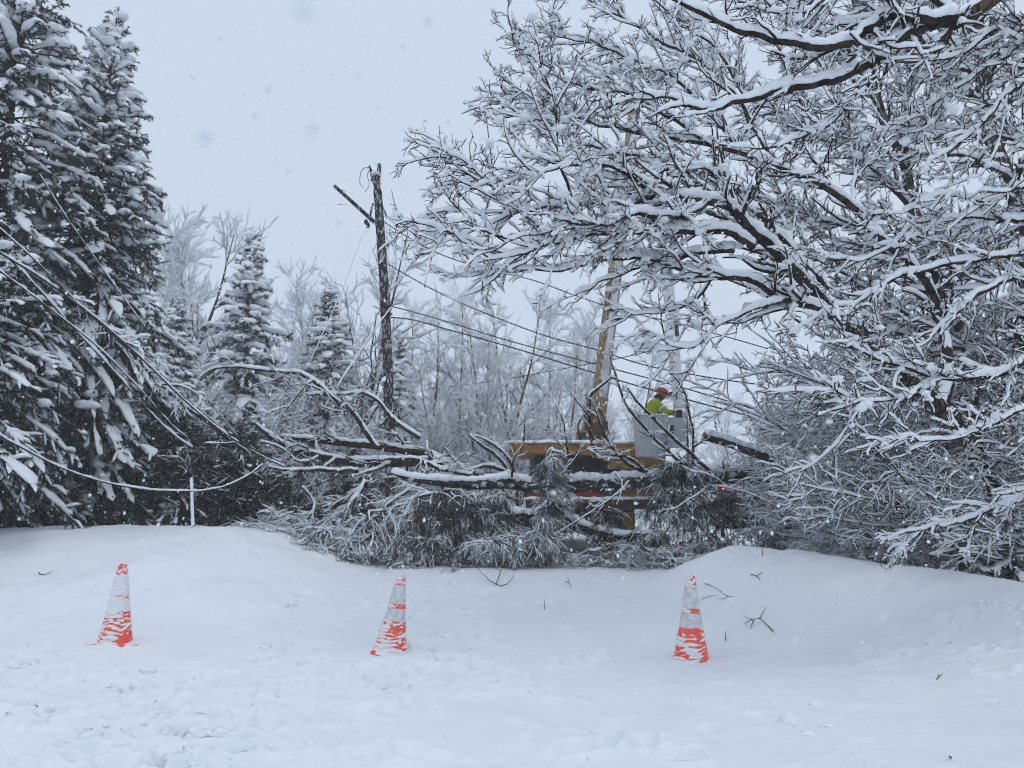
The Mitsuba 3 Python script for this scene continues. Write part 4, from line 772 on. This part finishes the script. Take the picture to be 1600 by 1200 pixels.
back1 = [[(1560, 860, 13.4, .16), (1540, 700, 13.3, .14), (1500, 540, 13.1, .12), (1455, 420, 12.9, .105), (1428, 330, 12.8, .095), (1412, 250, 12.7, .088), (1388, 205, 12.6, .08), (1366, 140, 12.5, .07), (1345, 40, 12.4, .055), (1320, -60, 12.3, .04)],
         [(1428, 330, 12.8, .05), (1380, 280, 12.4, .036), (1320, 220, 12.1, .024), (1250, 190, 11.9, .014), (1190, 160, 11.8, .006)],
         [(1412, 250, 12.7, .05), (1460, 180, 12.6, .036), (1500, 90, 12.5, .022), (1520, 0, 12.4, .012)],
         [(1366, 140, 12.5, .04), (1310, 80, 12.2, .026), (1250, 20, 12, .016), (1190, -20, 11.9, .006)],
         [(1455, 420, 12.9, .05), (1390, 400, 12.5, .036), (1310, 350, 12.2, .022), (1230, 330, 12, .012), (1170, 300, 11.9, .006)],
         [(1388, 205, 12.6, .04), (1420, 130, 12.8, .03), (1420, 40, 12.9, .02), (1390, -40, 13, .012)],
         [(1500, 540, 13.1, .05), (1420, 500, 12.7, .036), (1340, 440, 12.4, .022), (1260, 400, 12.2, .012)]]
limb_tree('dark_trunk_tree', 'tree with a dark lichen-grey trunk showing through the snowy tangle at upper right', back1, 403, 240, 1600, 2600, L2=(.5, 1.5), L3=(.16, .5), clump=200, snow=.030)
back2 = [[(1640, 880, 12.4, .17), (1625, 600, 12.3, .15), (1605, 380, 12.2, .135), (1580, 290, 12.1, .12), (1556, 235, 12.1, .115), (1542, 190, 12, .105), (1533, 130, 12, .09), (1530, 20, 12, .07), (1520, -80, 12, .05)],
         [(1580, 290, 12.1, .05), (1520, 250, 11.8, .036), (1450, 240, 11.6, .022), (1380, 215, 11.4, .012), (1330, 220, 11.3, .006)],
         [(1605, 380, 12.2, .06), (1540, 400, 11.9, .04), (1470, 380, 11.6, .024), (1400, 350, 11.4, .012)],
         [(1542, 190, 12, .05), (1600, 120, 12, .036), (1640, 40, 12, .022)],
         [(1533, 130, 12, .05), (1470, 80, 11.8, .034), (1410, 40, 11.6, .02), (1350, 10, 11.5, .010)],
         [(1625, 600, 12.3, .06), (1550, 560, 12, .04), (1470, 530, 11.7, .024), (1400, 500, 11.5, .012), (1350, 490, 11.4, .006)],
         [(1625, 600, 12.3, .05), (1560, 640, 12, .036), (1500, 660, 11.7, .02), (1440, 640, 11.5, .010)]]
limb_tree('right_edge_tree', 'tree with a curved dark trunk near the right edge, behind the overhanging branches', back2, 404, 240, 1600, 2600, L2=(.5, 1.5), L3=(.16, .5), clump=200, snow=.030)

# the thicket of fine twigs below them
sh = [bake(shrub(3.6, 71, 22, 320, 1900, 2900, .0130, .0064, 1.15, -.2, -.15, wig=.12)), bake(shrub(3.2, 72, 20, 300, 1800, 2800, .0130, .0064, 1.3, -.35, -.2, wig=.14)), bake(shrub(2.0, 73, 22, 240, 1200, 1600, .011, .005, 1.5, -.5, -.3, wig=.16))]
spots = [(1268, 18.6, (.75, .75, 1.2), 0), (1335, 17.2, (.8, .8, 1.4), 1), (1410, 12.9, .62, 1), (1462, 12.2, .66, 0), (1530, 11.7, .72, 1), (1375, 13.6, .72, 0), (1610, 11.2, .78, 0), (1345, 15.4, .8, 0), (1400, 14.4, .9, 1), (1450, 13.4, .95, 0), (1490, 12.8, 1.0, 1), (1560, 12.4, 1.15, 0), (1400, 16.8, 1.25, 1), (1470, 15.8, 1.4, 0), (1550, 14.8, 1.5, 1), (1620, 13.2, 1.4, 0), (1340, 19, 1.0, 0), (1300, 17.2, .62, 1), (1620, 16.5, 1.9, 1)]
for k, (px, d, s, v) in enumerate(spots):
    x, y, z = stand(px, d)
    plant('bare_shrub', sh[v], 'bare shrub of fine snowy twigs in the tangled thicket under the right-hand trees', 'shrub', place(x, y, z - .2, 67 * k, s), 'bare shrubs of the right thicket')
for k, (px, py, d, s) in enumerate(sorted(((1310, 862, 13.3, .38), (1362, 872, 12.7, .42), (1425, 884, 12.0, .45), (1480, 890, 11.5, .45), (1262, 856, 13.9, .34), (1545, 890, 11.0, .42), (1600, 890, 10.6, .42)))):
    x, y, z = stand(px, d)
    plant('bare_shrub', sh[2], f'low bare shrub edging the crest of the right snow bank, {ORD[k]} from the left', 'shrub', place(x, y, z - .12, 101 * k + 20, s), 'low shrubs along the right bank')

for px, d, s, v, lab in ((318, 19.6, (.8, .8, 1.15), 1, 'bare twiggy shrub behind the downed lines, left of the arched branch'), (398, 20.4, (.8, .8, 1.1), 0, 'bare twiggy shrub under the left end of the arched broken branch'),
                         (470, 21.2, (.8, .8, 1.1), 1, 'bare twiggy shrub behind the snow-topped limbs, under the middle of the arched branch'), (548, 22.6, (.8, .8, 1.0), 0, 'bare twiggy shrub between the arched branch and the pole foot'), (655, 22.8, (.8, .8, .75), 1, 'bare twiggy shrub just right of the pole foot')):
    x, y, z = stand(px, d); plant('bare_shrub', sh[v], lab, 'shrub', place(x, y, z - .2, px * 3.1, s))

# ------------------------------------------------------------------ the fallen trees across the road
def drape(name, parent, paths, seed, n, L, hang, needles=True, rise=.1, n3=0, spk=26, sl=.055, snow=.016, side=(0, 0, 0), mat='frosted_needles', snow_cover=.6, wt=None):
    """drooping boughs along paths: twigs that hang, with frosted needles"""
    g = rs(seed); C1 = np.stack([p for p, r in paths]); R1 = np.stack([r for p, r in paths])
    p, t, r, i, u = sample(C1, R1, n, g, 0, 1, wt)
    d = g.normal(0, .55, (n, 3)) + np.array(side) + t * g.normal(0, .5, (n, 1)); d[:, 2] = g.uniform(-.6, rise, n)
    C2, R2 = shoots(p, d, g.uniform(*L, n), np.full(n, .010), g, 9, .25, hang, .35)
    low = gz(0, 16) + .03
    C2[..., 2] = np.maximum(C2[..., 2], np.maximum(low, ground_z(C2[..., 0], C2[..., 1], False) + .02) + .05 * g.uniform(0, 1, C2.shape[:2]))
    C3, R3 = side_shoots(C2, R2, n3 or n * 7, g, .1, 1, .14, .46, (16, 55), .3, 5, .22, hang * .8, .55, .0045)
    C3[..., 2] = np.maximum(C3[..., 2], ground_z(C3[..., 0], C3[..., 1], False) + .01)
    obj('boughs', cat(tubes(C2, R2, 4), tubes(C3, R3, 3)), 'bark', parent, kind='stuff')
    if needles: obj('needles', cat(spikes(C3, int(spk * 1.7), sl * .55, sl * .15, g, 0, .9, .7), spikes(C2, spk * 2, sl * .55, sl * .15, g, .2, .9, .7)), mat, parent, kind='stuff')
    obj('bough_snow', cat(snow_on(C2, R2, snow * 1.3, .6, 2, 5, snow_cover, .6, 6, seed, lo=.2), snow_on(C3, R3, snow * .8, .6, 1, 4, snow_cover, .6, 9, seed + 1, lo=.25)), 'snow', parent, smooth=True, kind='stuff')
def log(parent, pts, seed, snow=.05, name='limb', mat='trunk_bark', rough_=.1, sides=12, cover=.95, n=46, lump=.35):
    P, R = pl(pts, n, .05, seed)
    if mat == 'trunk_bark': mat = 'wet_bark'; R = R * .88
    k = obj(name, tubes(P, R, sides, rough_, seed), mat, parent, smooth=True)
    obj('snow', snow_on(P, R, snow, .22, 4, 8, cover, lump, 4, seed, .62, .15, wk=.45 if R.max() > .1 else .55), 'snow', k, smooth=True)
    return P, R
# 1: the big conifer lying right across, with its curtains of drooping boughs
ft = thing('fallen_tree', 'big fallen conifer lying right across the road, frosted boughs hanging from its snow-topped trunk', 'fallen tree')
main = log(ft, [(1330, 770, 16.2, .24), (1260, 752, 16.1, .22), (1180, 744, 16.0, .205), (1100, 745, 15.9, .195), (1000, 753, 15.8, .185), (900, 757, 15.7, .175), (850, 762, 15.65, .165), (790, 755, 15.6, .15), (720, 756, 15.5, .11), (660, 750, 15.4, .06), (610, 740, 15.3, .03)], 501, .085, 'trunk', cover=1.0, n=70, lump=.28)
pieces = [[(1090, 742, 15.8, .035), (1040, 700, 15.6, .03), (985, 640, 15.4, .026), (962, 590, 15.3, .020), (950, 545, 15.2, .010)],
          [(1115, 742, 15.8, .04), (1080, 708, 15.5, .035), (1040, 672, 15.3, .03), (1000, 630, 15.1, .024), (978, 604, 15, .014)],
          [(1083, 735, 15.7, .028), (1083, 680, 15.6, .025), (1076, 640, 15.5, .022), (1062, 600, 15.4, .018), (1046, 578, 15.4, .010)],
          [(1076, 735, 15.8, .022), (1074, 690, 15.7, .018), (1073, 650, 15.6, .012)],
          [(1010, 738, 15.7, .04), (985, 728, 15.5, .036), (962, 706, 15.4, .032), (945, 680, 15.3, .026), (933, 650, 15.2, .02), (925, 618, 15.2, .010)],
          [(1005, 735, 15.6, .032), (975, 712, 15.4, .026), (950, 710, 15.3, .02), (930, 705, 15.2, .01)],
          [(935, 720, 15.5, .03), (925, 695, 15.4, .034), (920, 660, 15.4, .036), (921, 620, 15.4, .034), (938, 604, 15.4, .028), (955, 588, 15.3, .014)],
          [(920, 650, 15.4, .018), (905, 630, 15.3, .015), (890, 610, 15.3, .009), (883, 594, 15.3, .005)],
          [(888, 745, 15.5, .022), (886, 700, 15.4, .019), (880, 660, 15.4, .015), (866, 632, 15.4, .008)],
          [(880, 700, 15.4, .010), (862, 676, 15.3, .008), (855, 655, 15.3, .005)],
          [(799, 748, 15.4, .025), (801, 720, 15.3, .022), (818, 690, 15.3, .017), (821, 650, 15.2, .011), (815, 640, 15.2, .006)],
          [(830, 760, 15.2, .018), (870, 748, 15.0, .012), (912, 706, 15.0, .016), (945, 702, 15.0, .007)],
          [(960, 742, 15.3, .016), (972, 760, 15.1, .014), (964, 790, 15.0, .007)],
          [(985, 750, 15.3, .012), (940, 790, 14.9, .014), (900, 815, 14.7, .013), (868, 838, 14.6, .006)]]
paths = [log(ft, p, 510 + i, .022, mat='bark', sides=7, n=24, cover=.8) for i, p in enumerate(pieces)]
g_ = rs(55)
Pm, Rm_ = main[0][4:64:2][:24], main[1][4:64:2][:24]
CP = np.stack([p for p, r in paths] + [Pm] * 5); RP = np.stack([r for p, r in paths] + [Rm_ * .3] * 5)
Ct, Rt = side_shoots(CP, RP, 240, g_, .2, 1, .15, .6, (25, 60), .4, 7, .2, .1, .5, .005)
Cu, Ru = side_shoots(Ct, Rt, 760, g_, .1, 1, .08, .28, (25, 60), .3, 5, .2, 0, .6, .004)
obj('twigs', cat(tubes(Ct, Rt, 4), tubes(Cu, Ru, 3)), 'bark', ft, kind='stuff')
obj('twig_snow', cat(snow_on(Ct, Rt, .016, .6, 2, 5, .75, .6, 7, 3), snow_on(Cu, Ru, .011, .6, 1, 4, .7, .6, 9, 4, lo=.25)), 'snow', ft, smooth=True, kind='stuff')
def PR(pts, n=30): return pl(pts, n)
curt = [PR([(1130, 772, 15.6, .01), (1070, 770, 15.5, .01), (1030, 772, 15.5, .01)]), PR([(1160, 765, 15.6, .01), (1100, 790, 15.3, .01), (1020, 800, 15.2, .01)]), PR([(960, 800, 15.5, .01), (910, 785, 15.5, .01), (870, 780, 15.5, .01)]),
        PR([(1080, 735, 15.5, .01), (1060, 728, 15.4, .01), (1035, 735, 15.4, .01)]), PR([(1050, 830, 15.0, .01), (990, 835, 14.9, .01), (930, 845, 14.8, .01)]), PR([(1130, 820, 15.1, .01), (1090, 840, 14.9, .01), (1050, 850, 14.8, .01)])]
drape('curtain', ft, curt, 521, 260, (.4, 1.0), -1.7, n3=2200, spk=22, snow=.009, snow_cover=.42)
curt2 = [PR([(800, 776, 15.5, .01), (740, 772, 15.4, .01), (680, 765, 15.3, .01)]), PR([(790, 790, 15.2, .01), (730, 800, 15.1, .01), (660, 790, 15.0, .01)]), PR([(720, 830, 14.9, .01), (680, 840, 14.8, .01), (620, 840, 14.8, .01)])]
drape('curtain', ft, curt2, 522, 230, (.45, 1.15), -1.6, n3=2000, spk=24, snow=.010, snow_cover=.42)
dm = [PR([(1030, 752, 15.5, .01), (1045, 728, 15.5, .01), (1065, 722, 15.5, .01), (1085, 748, 15.5, .01)])]
drape('curtain', ft, dm, 525, 80, (.15, .4), -1.2, n3=700, spk=24, snow=.010, rise=.3, snow_cover=.55)
# the bough wrapped over the trunk that hangs in front like a column
col = [PR([(862, 700, 15.2, .01), (862, 740, 15.0, .01), (850, 800, 14.7, .01), (832, 850, 14.4, .01)]), PR([(850, 715, 15.2, .01), (868, 760, 15.0, .01), (858, 810, 14.7, .01), (850, 850, 14.5, .01)])]
hb = thing('hanging_bough', 'thick frosted bough draped over the trunk like a column, tufted at its foot', 'branch')
obj('stem', tubes(*pl([(861, 696, 15.3, .02), (861, 745, 15.05, .022), (850, 800, 14.75, .025), (835, 862, 14.4, .025)], 30, .04), 8), 'bark', hb, smooth=True)
drape('tuft', hb, col, 523, 210, (.18, .42), -1.3, n3=1700, spk=26, snow=.013, snow_cover=.6)
dome = [PR([(790, 862, 14.7, .01), (815, 843, 14.7, .01), (845, 836, 14.7, .01), (860, 856, 14.7, .01)]), PR([(730, 860, 14.8, .01), (760, 846, 14.7, .01), (800, 848, 14.7, .01)])]
drape('tuft', hb, dome, 524, 150, (.2, .5), -1.0, n3=1200, spk=24, snow=.016, snow_cover=.7)
# 2: the broken hardwood whose limbs lie to the left
fh = thing('fallen_tree', 'broken hardwood lying left of the road with long snow-topped limbs and arched branches', 'fallen tree')
left_limbs = [[(790, 762, 16.0, .07), (720, 735, 16.1, .10), (680, 722, 16.2, .105), (620, 722, 16.3, .10), (560, 722, 16.4, .095), (500, 712, 16.5, .08), (455, 700, 16.6, .07), (420, 678, 16.7, .05), (398, 660, 16.8, .03)],
              [(700, 722, 16.4, .085), (660, 708, 16.5, .09), (600, 698, 16.7, .085), (540, 692, 16.8, .08), (480, 686, 16.9, .07), (440, 682, 17.0, .05)],
              [(590, 700, 16.1, .06), (568, 672, 16.1, .058), (552, 645, 16.1, .055), (520, 622, 16.1, .05), (490, 595, 16.1, .044), (455, 581, 16.1, .036), (400, 577, 16.1, .026), (350, 573, 16.1, .016), (310, 592, 16.1, .008)],
              [(656, 684, 16.0, .05), (632, 668, 16.0, .045), (605, 645, 16.0, .04), (585, 622, 16.0, .034), (560, 614, 16.0, .03), (520, 617, 16.1, .024), (470, 616, 16.1, .016), (425, 626, 16.1, .008)],
              [(490, 596, 16.1, .022), (460, 622, 15.9, .018), (440, 650, 15.8, .012), (430, 672, 15.7, .006)],
              [(600, 716, 15.9, .03), (640, 716, 15.8, .04), (690, 732, 15.7, .045), (740, 742, 15.6, .04)],
              [(570, 750, 15.9, .05), (545, 790, 15.4, .042), (515, 818, 15.2, .032), (485, 840, 15.0, .02), (462, 850, 14.9, .008)],
              [(800, 742, 15.9, .05), (760, 728, 15.9, .04), (720, 740, 15.7, .03), (680, 742, 15.6, .02)],
              [(795, 738, 15.9, .04), (770, 705, 15.9, .034), (745, 690, 15.8, .026), (733, 680, 15.8, .014)],
              [(800, 730, 15.9, .035), (785, 705, 15.9, .03), (760, 688, 15.8, .022), (738, 680, 15.8, .012)],
              [(680, 727, 15.9, .06), (674, 712, 15.9, .055), (670, 703, 15.9, .05)],
              [(655, 755, 15.5, .034), (625, 775, 15.2, .03), (590, 800, 14.9, .026), (562, 830, 14.9, .02), (525, 846, 14.8, .01)],
              [(650, 800, 15.0, .034), (610, 818, 14.9, .03), (575, 840, 14.8, .026), (540, 858, 14.7, .018), (478, 860, 14.6, .008)],
              [(690, 770, 15.3, .026), (650, 778, 15.1, .022), (610, 795, 14.9, .016), (575, 800, 14.8, .008)],
              [(500, 712, 16.4, .03), (470, 722, 16.2, .026), (440, 700, 16.1, .02), (405, 690, 16.0, .010)],
              [(470, 760, 16.2, .03), (490, 790, 16.0, .026), (485, 830, 15.8, .02)],
              [(560, 735, 16.0, .05), (510, 735, 15.9, .04), (460, 735, 15.8, .03), (420, 730, 15.7, .014)]]
lp = [log(fh, p, 540 + i, .045 if i < 4 else .03, 'trunk' if i == 0 else 'limb', 'bark', .08, 9, .95, 36) for i, p in enumerate(left_limbs)]
CL = np.stack([p for p, r in lp]); RL = np.stack([r for p, r in lp])
Ca, Ra = side_shoots(CL, RL, 120, g_, .1, 1, .3, 1.1, (25, 60), .5, 9, .18, -.25, .4, .006)
Ca[..., 2] = np.maximum(Ca[..., 2], ground_z(Ca[..., 0], Ca[..., 1], False) + .03)
Cb, Rb = side_shoots(Ca, Ra, 560, g_, .1, 1, .12, .5, (25, 60), .4, 6, .18, -.25, .6, .0045)
Cb[..., 2] = np.maximum(Cb[..., 2], ground_z(Cb[..., 0], Cb[..., 1], False) + .02)
Cc, Rc = side_shoots(Cb, Rb, 1000, g_, .1, 1, .06, .22, (25, 60), .3, 4, .15, -.2, .7, .004)
obj('twigs', cat(tubes(Ca, Ra, 5), tubes(Cb, Rb, 3), tubes(Cc, Rc, 3)), 'bark', fh, kind='stuff')
obj('twig_snow', cat(snow_on(Ca, Ra, .018, .7, 2, 5, .75, .6, 6, 5), snow_on(Cb, Rb, .012, .7, 1, 4, .65, .6, 8, 6, lo=.25), snow_on(Cc, Rc, .009, .7, 1, 4, .55, .6, 9, 7, lo=.3)), 'snow', fh, smooth=True, kind='stuff')
# fan of arching snowy twigs and frosted foliage at its foot
fan = [lp[11], lp[12], lp[13], lp[6]]
drape('fan', fh, [(p[:30], r[:30]) for p, r in fan], 551, 120, (.3, .9), -1.1, n3=900, spk=16, snow=.014, side=(-.3, -.2, 0), snow_cover=.6)
bb = thing('broken_branch', 'long broken snowy branch slanting down beside the downed lines on the left', 'branch')
bp_ = [log(bb, p, 590 + i, .03, 'stem' if i == 0 else 'limb', 'bark', .08, 7, .8, 34, .6) for i, p in enumerate(([(70, 425, 13.6, .012), (120, 472, 13.8, .022), (190, 535, 14.2, .03), (250, 600, 14.8, .034), (312, 652, 15.4, .038), (385, 704, 16.0, .042)], [(250, 600, 14.8, .018), (282, 604, 14.7, .014), (320, 625, 14.7, .008)], [(190, 535, 14.2, .016), (232, 552, 14.0, .012), (262, 580, 14.0, .006)]))]
Cw, Rw = np.stack([p for p, r in bp_]), np.stack([r for p, r in bp_])
Cx, Rx = side_shoots(Cw, Rw, 60, g_, .1, 1, .2, .7, (25, 60), .4, 8, .18, -.4, .5, .006); Cy, Ry = side_shoots(Cx, Rx, 240, g_, .1, 1, .1, .3, (25, 60), .3, 5, .18, -.3, .6, .0045)
obj('twigs', cat(tubes(Cx, Rx, 4), tubes(Cy, Ry, 3)), 'bark', bb, kind='stuff')
obj('twig_snow', cat(snow_on(Cx, Rx, .03, .6, 2, 6, .7, .7, 5, 3), snow_on(Cy, Ry, .016, .6, 1, 4, .6, .6, 8, 4, lo=.3)), 'snow', bb, smooth=True, kind='stuff')
# 3: logs low in the heap
scene['cut_wood'] = diff(lambda p, n, uv: mikit.mix((0.36, 0.25, 0.15), (0.24, 0.16, 0.10), mikit.fbm(p.x * 30, p.y * 30, p.z * 30, 2)))
for pts, lab, c in (([(800, 806, 15.2, .10), (860, 808, 15.3, .12), (930, 832, 15.3, .125), (985, 843, 15.3, .12), (1040, 842, 15.3, .10)], 'curved snow-coated log low in the heap, in front of the truck', 'log'),
                    ([(1128, 785, 16.4, .20), (1160, 784, 16.4, .205), (1215, 790, 16.5, .21), (1270, 800, 16.6, .2)], 'thick grey log right of the hanging boughs, upper of two', 'log'),
                    ([(1120, 812, 16.0, .17), (1170, 812, 16.0, .175), (1230, 812, 16.1, .18), (1300, 815, 16.2, .17)], 'thick grey log right of the hanging boughs, lower of two', 'log'),
                    ([(700, 785, 16.0, .10), (760, 795, 16.0, .105), (815, 812, 15.9, .10), (850, 826, 15.8, .09)], 'slanting log half buried behind the frosted foliage left of the truck', 'log')):
    k = thing('log', lab, c); P, R = pl(pts, 40, .03, len(lab)); obj('stem', tubes(P, R, 16, .07, len(lab)), 'wet_bark', k, smooth=True); obj('snow', snow_on(P, R, .045, .45, 3, 9, 1.0, .3, 4, 7, .6, .2), 'snow', k, smooth=True)
    for e in (0, -1): obj('cut_end', blobs(P[e][None], np.array([[R[e], R[e] * .9, R[e]]]) * .9, 3, 1, .1), 'cut_wood', k)
ck = thing('log', 'sawn log sticking out of the right thicket, its pale cut face to the left', 'log')
P, R = pl([(1099, 681, 15.3, .085), (1130, 690, 15.35, .088), (1165, 702, 15.4, .09), (1230, 728, 15.6, .09)], 30, .015, 3)
obj('stem', tubes(P, R, 14, .06, 3), 'wet_bark', ck, smooth=True); obj('snow', snow_on(P, R, .05, .4, 3, 8, 1.0, .3, 5, 3, .7), 'snow', ck, smooth=True)
obj('cut_face', rod(P[0] - unit(P[1] - P[0]) * .006, P[0] + unit(P[1] - P[0]) * .004, R[0] * .97, R[0] * .98, 18), 'cut_wood', ck)
# brush lying along the front of the heap, and under the thicket
bh = [PR([(690, 862, 15.0, .01), (760, 866, 14.9, .01), (850, 868, 14.8, .01), (940, 870, 14.7, .01)]), PR([(930, 866, 14.8, .01), (1000, 872, 14.5, .01), (1060, 873, 14.4, .01), (1110, 864, 14.4, .01)]), PR([(960, 850, 14.8, .01), (1040, 860, 14.6, .01), (1110, 850, 14.8, .01), (1160, 840, 15, .01)])]
br_ = thing('brush_heap', 'low heap of broken snowy twigs along the foot of the fallen trees', 'brush'); labels[br_]['kind'] = 'stuff'
drape('brush', br_, bh, 561, 210, (.25, .65), -.35, n3=1400, spk=12, snow=.013, snow_cover=.6)
bh2 = [PR([(405, 820, 15.8, .01), (445, 832, 15.5, .01), (485, 842, 15.3, .01), (520, 850, 15.1, .01)]), PR([(420, 800, 15.9, .01), (470, 815, 15.7, .01), (520, 830, 15.4, .01)])]
b2 = thing('brush_heap', 'tangle of snowy twigs where the left bank meets the fallen hardwood', 'brush'); labels[b2]['kind'] = 'stuff'
drape('brush', b2, bh2, 562, 110, (.3, .8), -.3, needles=False, n3=700, snow=.014, snow_cover=.65)
dk_ = [PR([(1330, 800, 16.9, .01), (1270, 800, 16.8, .01), (1200, 800, 16.8, .01)]), PR([(1300, 830, 15.8, .01), (1240, 830, 15.7, .01), (1180, 826, 15.7, .01)]), PR([(1290, 768, 16.0, .01), (1240, 764, 15.9, .01), (1190, 764, 15.8, .01)])]
b3 = thing('brush_heap', 'dark tangle of broken boughs round the grey logs at the right end of the fallen trunk', 'brush'); labels[b3]['kind'] = 'stuff'
drape('brush', b3, dk_, 563, 170, (.25, .7), -1.2, n3=1300, rise=-.1, spk=24, snow=.010, mat='needles', snow_cover=.45)

# ------------------------------------------------------------------ twigs lying on the snow
def ground_twig(label, strokes, r=.005):
    k = thing('fallen_twig', label, 'twig')
    ms = []
    for s in strokes:
        q = []
        for j, (px, py, lift) in enumerate(s):
            b = on_ground(px, py); q.append([b[0], b[1], gz(b[0], b[1]) + lift, r * (1 - .6 * j / max(1, len(s) - 1))])
        w_ = resample(np.array(q), max(5, 3 * len(s))); ms.append(tubes(w_[:, :3] + .006 * (meshkit.noise(w_[:, :3] * 20)[:, None] - .5), w_[:, 3], 5))
    scene[k] = mikit.ply(cat(*ms), 'bark', smooth=True)
ground_twig('forked twig sticking out of the snow in front of the heap', [[(782, 917, .01), (770, 913, .03), (757, 905, .06), (743, 892, .1)], [(775, 915, .03), (783, 898, .14), (772, 884, .2)], [(782, 917, .01), (793, 916, .04), (803, 903, .1)], [(783, 900, .13), (780, 888, .2)]], .008)
ground_twig('long thin twig lying just right of the rightmost cone, upper one', [[(1101, 914, .02), (1120, 922, .02), (1138, 933, .01), (1148, 934, .01)], [(1138, 933, .01), (1128, 938, .02), (1120, 937, .02)]])
ground_twig('short straight twig right beside the tip of the rightmost cone', [[(1096, 938, .02), (1108, 934, .02), (1121, 932, .01)]])
ground_twig('dark branching twig lying right of the cones, the thickest one', [[(1208, 988, .01), (1198, 980, .03), (1187, 973, .05), (1175, 974, .05), (1162, 969, .06)], [(1187, 973, .05), (1198, 961, .1)], [(1175, 974, .05), (1163, 979, .03)], [(1178, 974, .04), (1172, 984, .01)]], .007)
ground_twig('small upright twig between the middle and right cones', [[(851, 958, -.02), (851, 950, .03), (851, 944, .06)]], .006)
ground_twig('tiny crooked twig left of the rightmost cone, near the heap', [[(884, 910, .0), (889, 914, .04), (892, 920, .0)], [(889, 914, .04), (887, 908, .07)]], .006)
ground_twig('small curled twig high on the right bank', [[(1173, 901, .03), (1182, 904, .03), (1188, 908, .0)], [(1182, 904, .03), (1192, 899, .05)]], .007)
ground_twig('short upright stub below the thickest twig', [[(1134, 1004, -.02), (1134, 997, .03), (1134, 993, .05)]], .006)
ground_twig('thin twig poking from the snow low on the right', [[(1463, 1062, .0), (1468, 1059, .015), (1473, 1056, .02)], [(1468, 1059, .015), (1465, 1057, .02)]], .005)
ground_twig('small twig on the left bank above the leftmost cone', [[(61, 897, .02), (68, 900, .02), (76, 898, .02), (81, 896, .03)]], .007)
ground_twig('dry stem standing on top of the right bank', [[(1378, 893, -.03), (1377, 885, .06), (1378, 876, .13)]], .006)
ground_twig('thin stem standing on the crest of the right bank, near its left end', [[(1192, 872, -.03), (1191, 864, .06), (1189, 858, .12)]], .006)
ground_twig('short twig in the lower right corner of the snow', [[(1486, 1184, .0), (1484, 1192, .04)]], .006)

# ------------------------------------------------------------------ snow in the air
g_ = rs(91); n_ = 15000
yy = 3.0 + 21 * g_.uniform(0, 1, n_) ** .7
fl = np.stack([g_.uniform(-.72, .72, n_) * yy, yy, g_.uniform(-.1, 1, n_) * .85 * yy + .3], 1); fl = fl[fl[:, 2] > ground_z(fl[:, 0], fl[:, 1], False) + .25]
s1 = g_.uniform(.0035, .0085, (len(fl), 1)) * g_.uniform(.7, 1.3, (len(fl), 3)) * np.array([1, 1, 1.25])
close = [(476, 17, .16, .0011), (712, 458, .17, .0009), (488, 200, .20, .0009), (318, 213, .24, .0012), (668, 33, .3, .0009), (215, 245, .35, .001), (418, 138, .5, .0014), (398, 180, .6, .0013), (530, 345, .5, .0012), (100, 350, .6, .0010), (560, 118, .45, .001), (345, 60, .6, .0012), (450, 265, .7, .0014), (630, 72, .7, .0012), (300, 120, .7, .0012), (590, 170, .9, .0014), (700, 190, .8, .0012),
         (235, 868, .7, .0010), (1380, 965, .5, .0008), (1243, 1000, .45, .0008), (865, 770, .8, .0012), (1270, 715, .4, .0009)]
near = np.array([at(*q[:3]) for q in close]); s2 = np.array([[q[3] * 1.7] for q in close]) * np.array([1.0, 1, 1.2])
scene['falling_snow'] = mikit.ply(cat(blobs(fl, s1, 4, 0, .5), blobs(near, s2, 5, 1, .5)), 'snow', smooth=True)
labels['falling_snow'] = {'kind': 'stuff', 'label': 'snowflakes falling all through the air'}
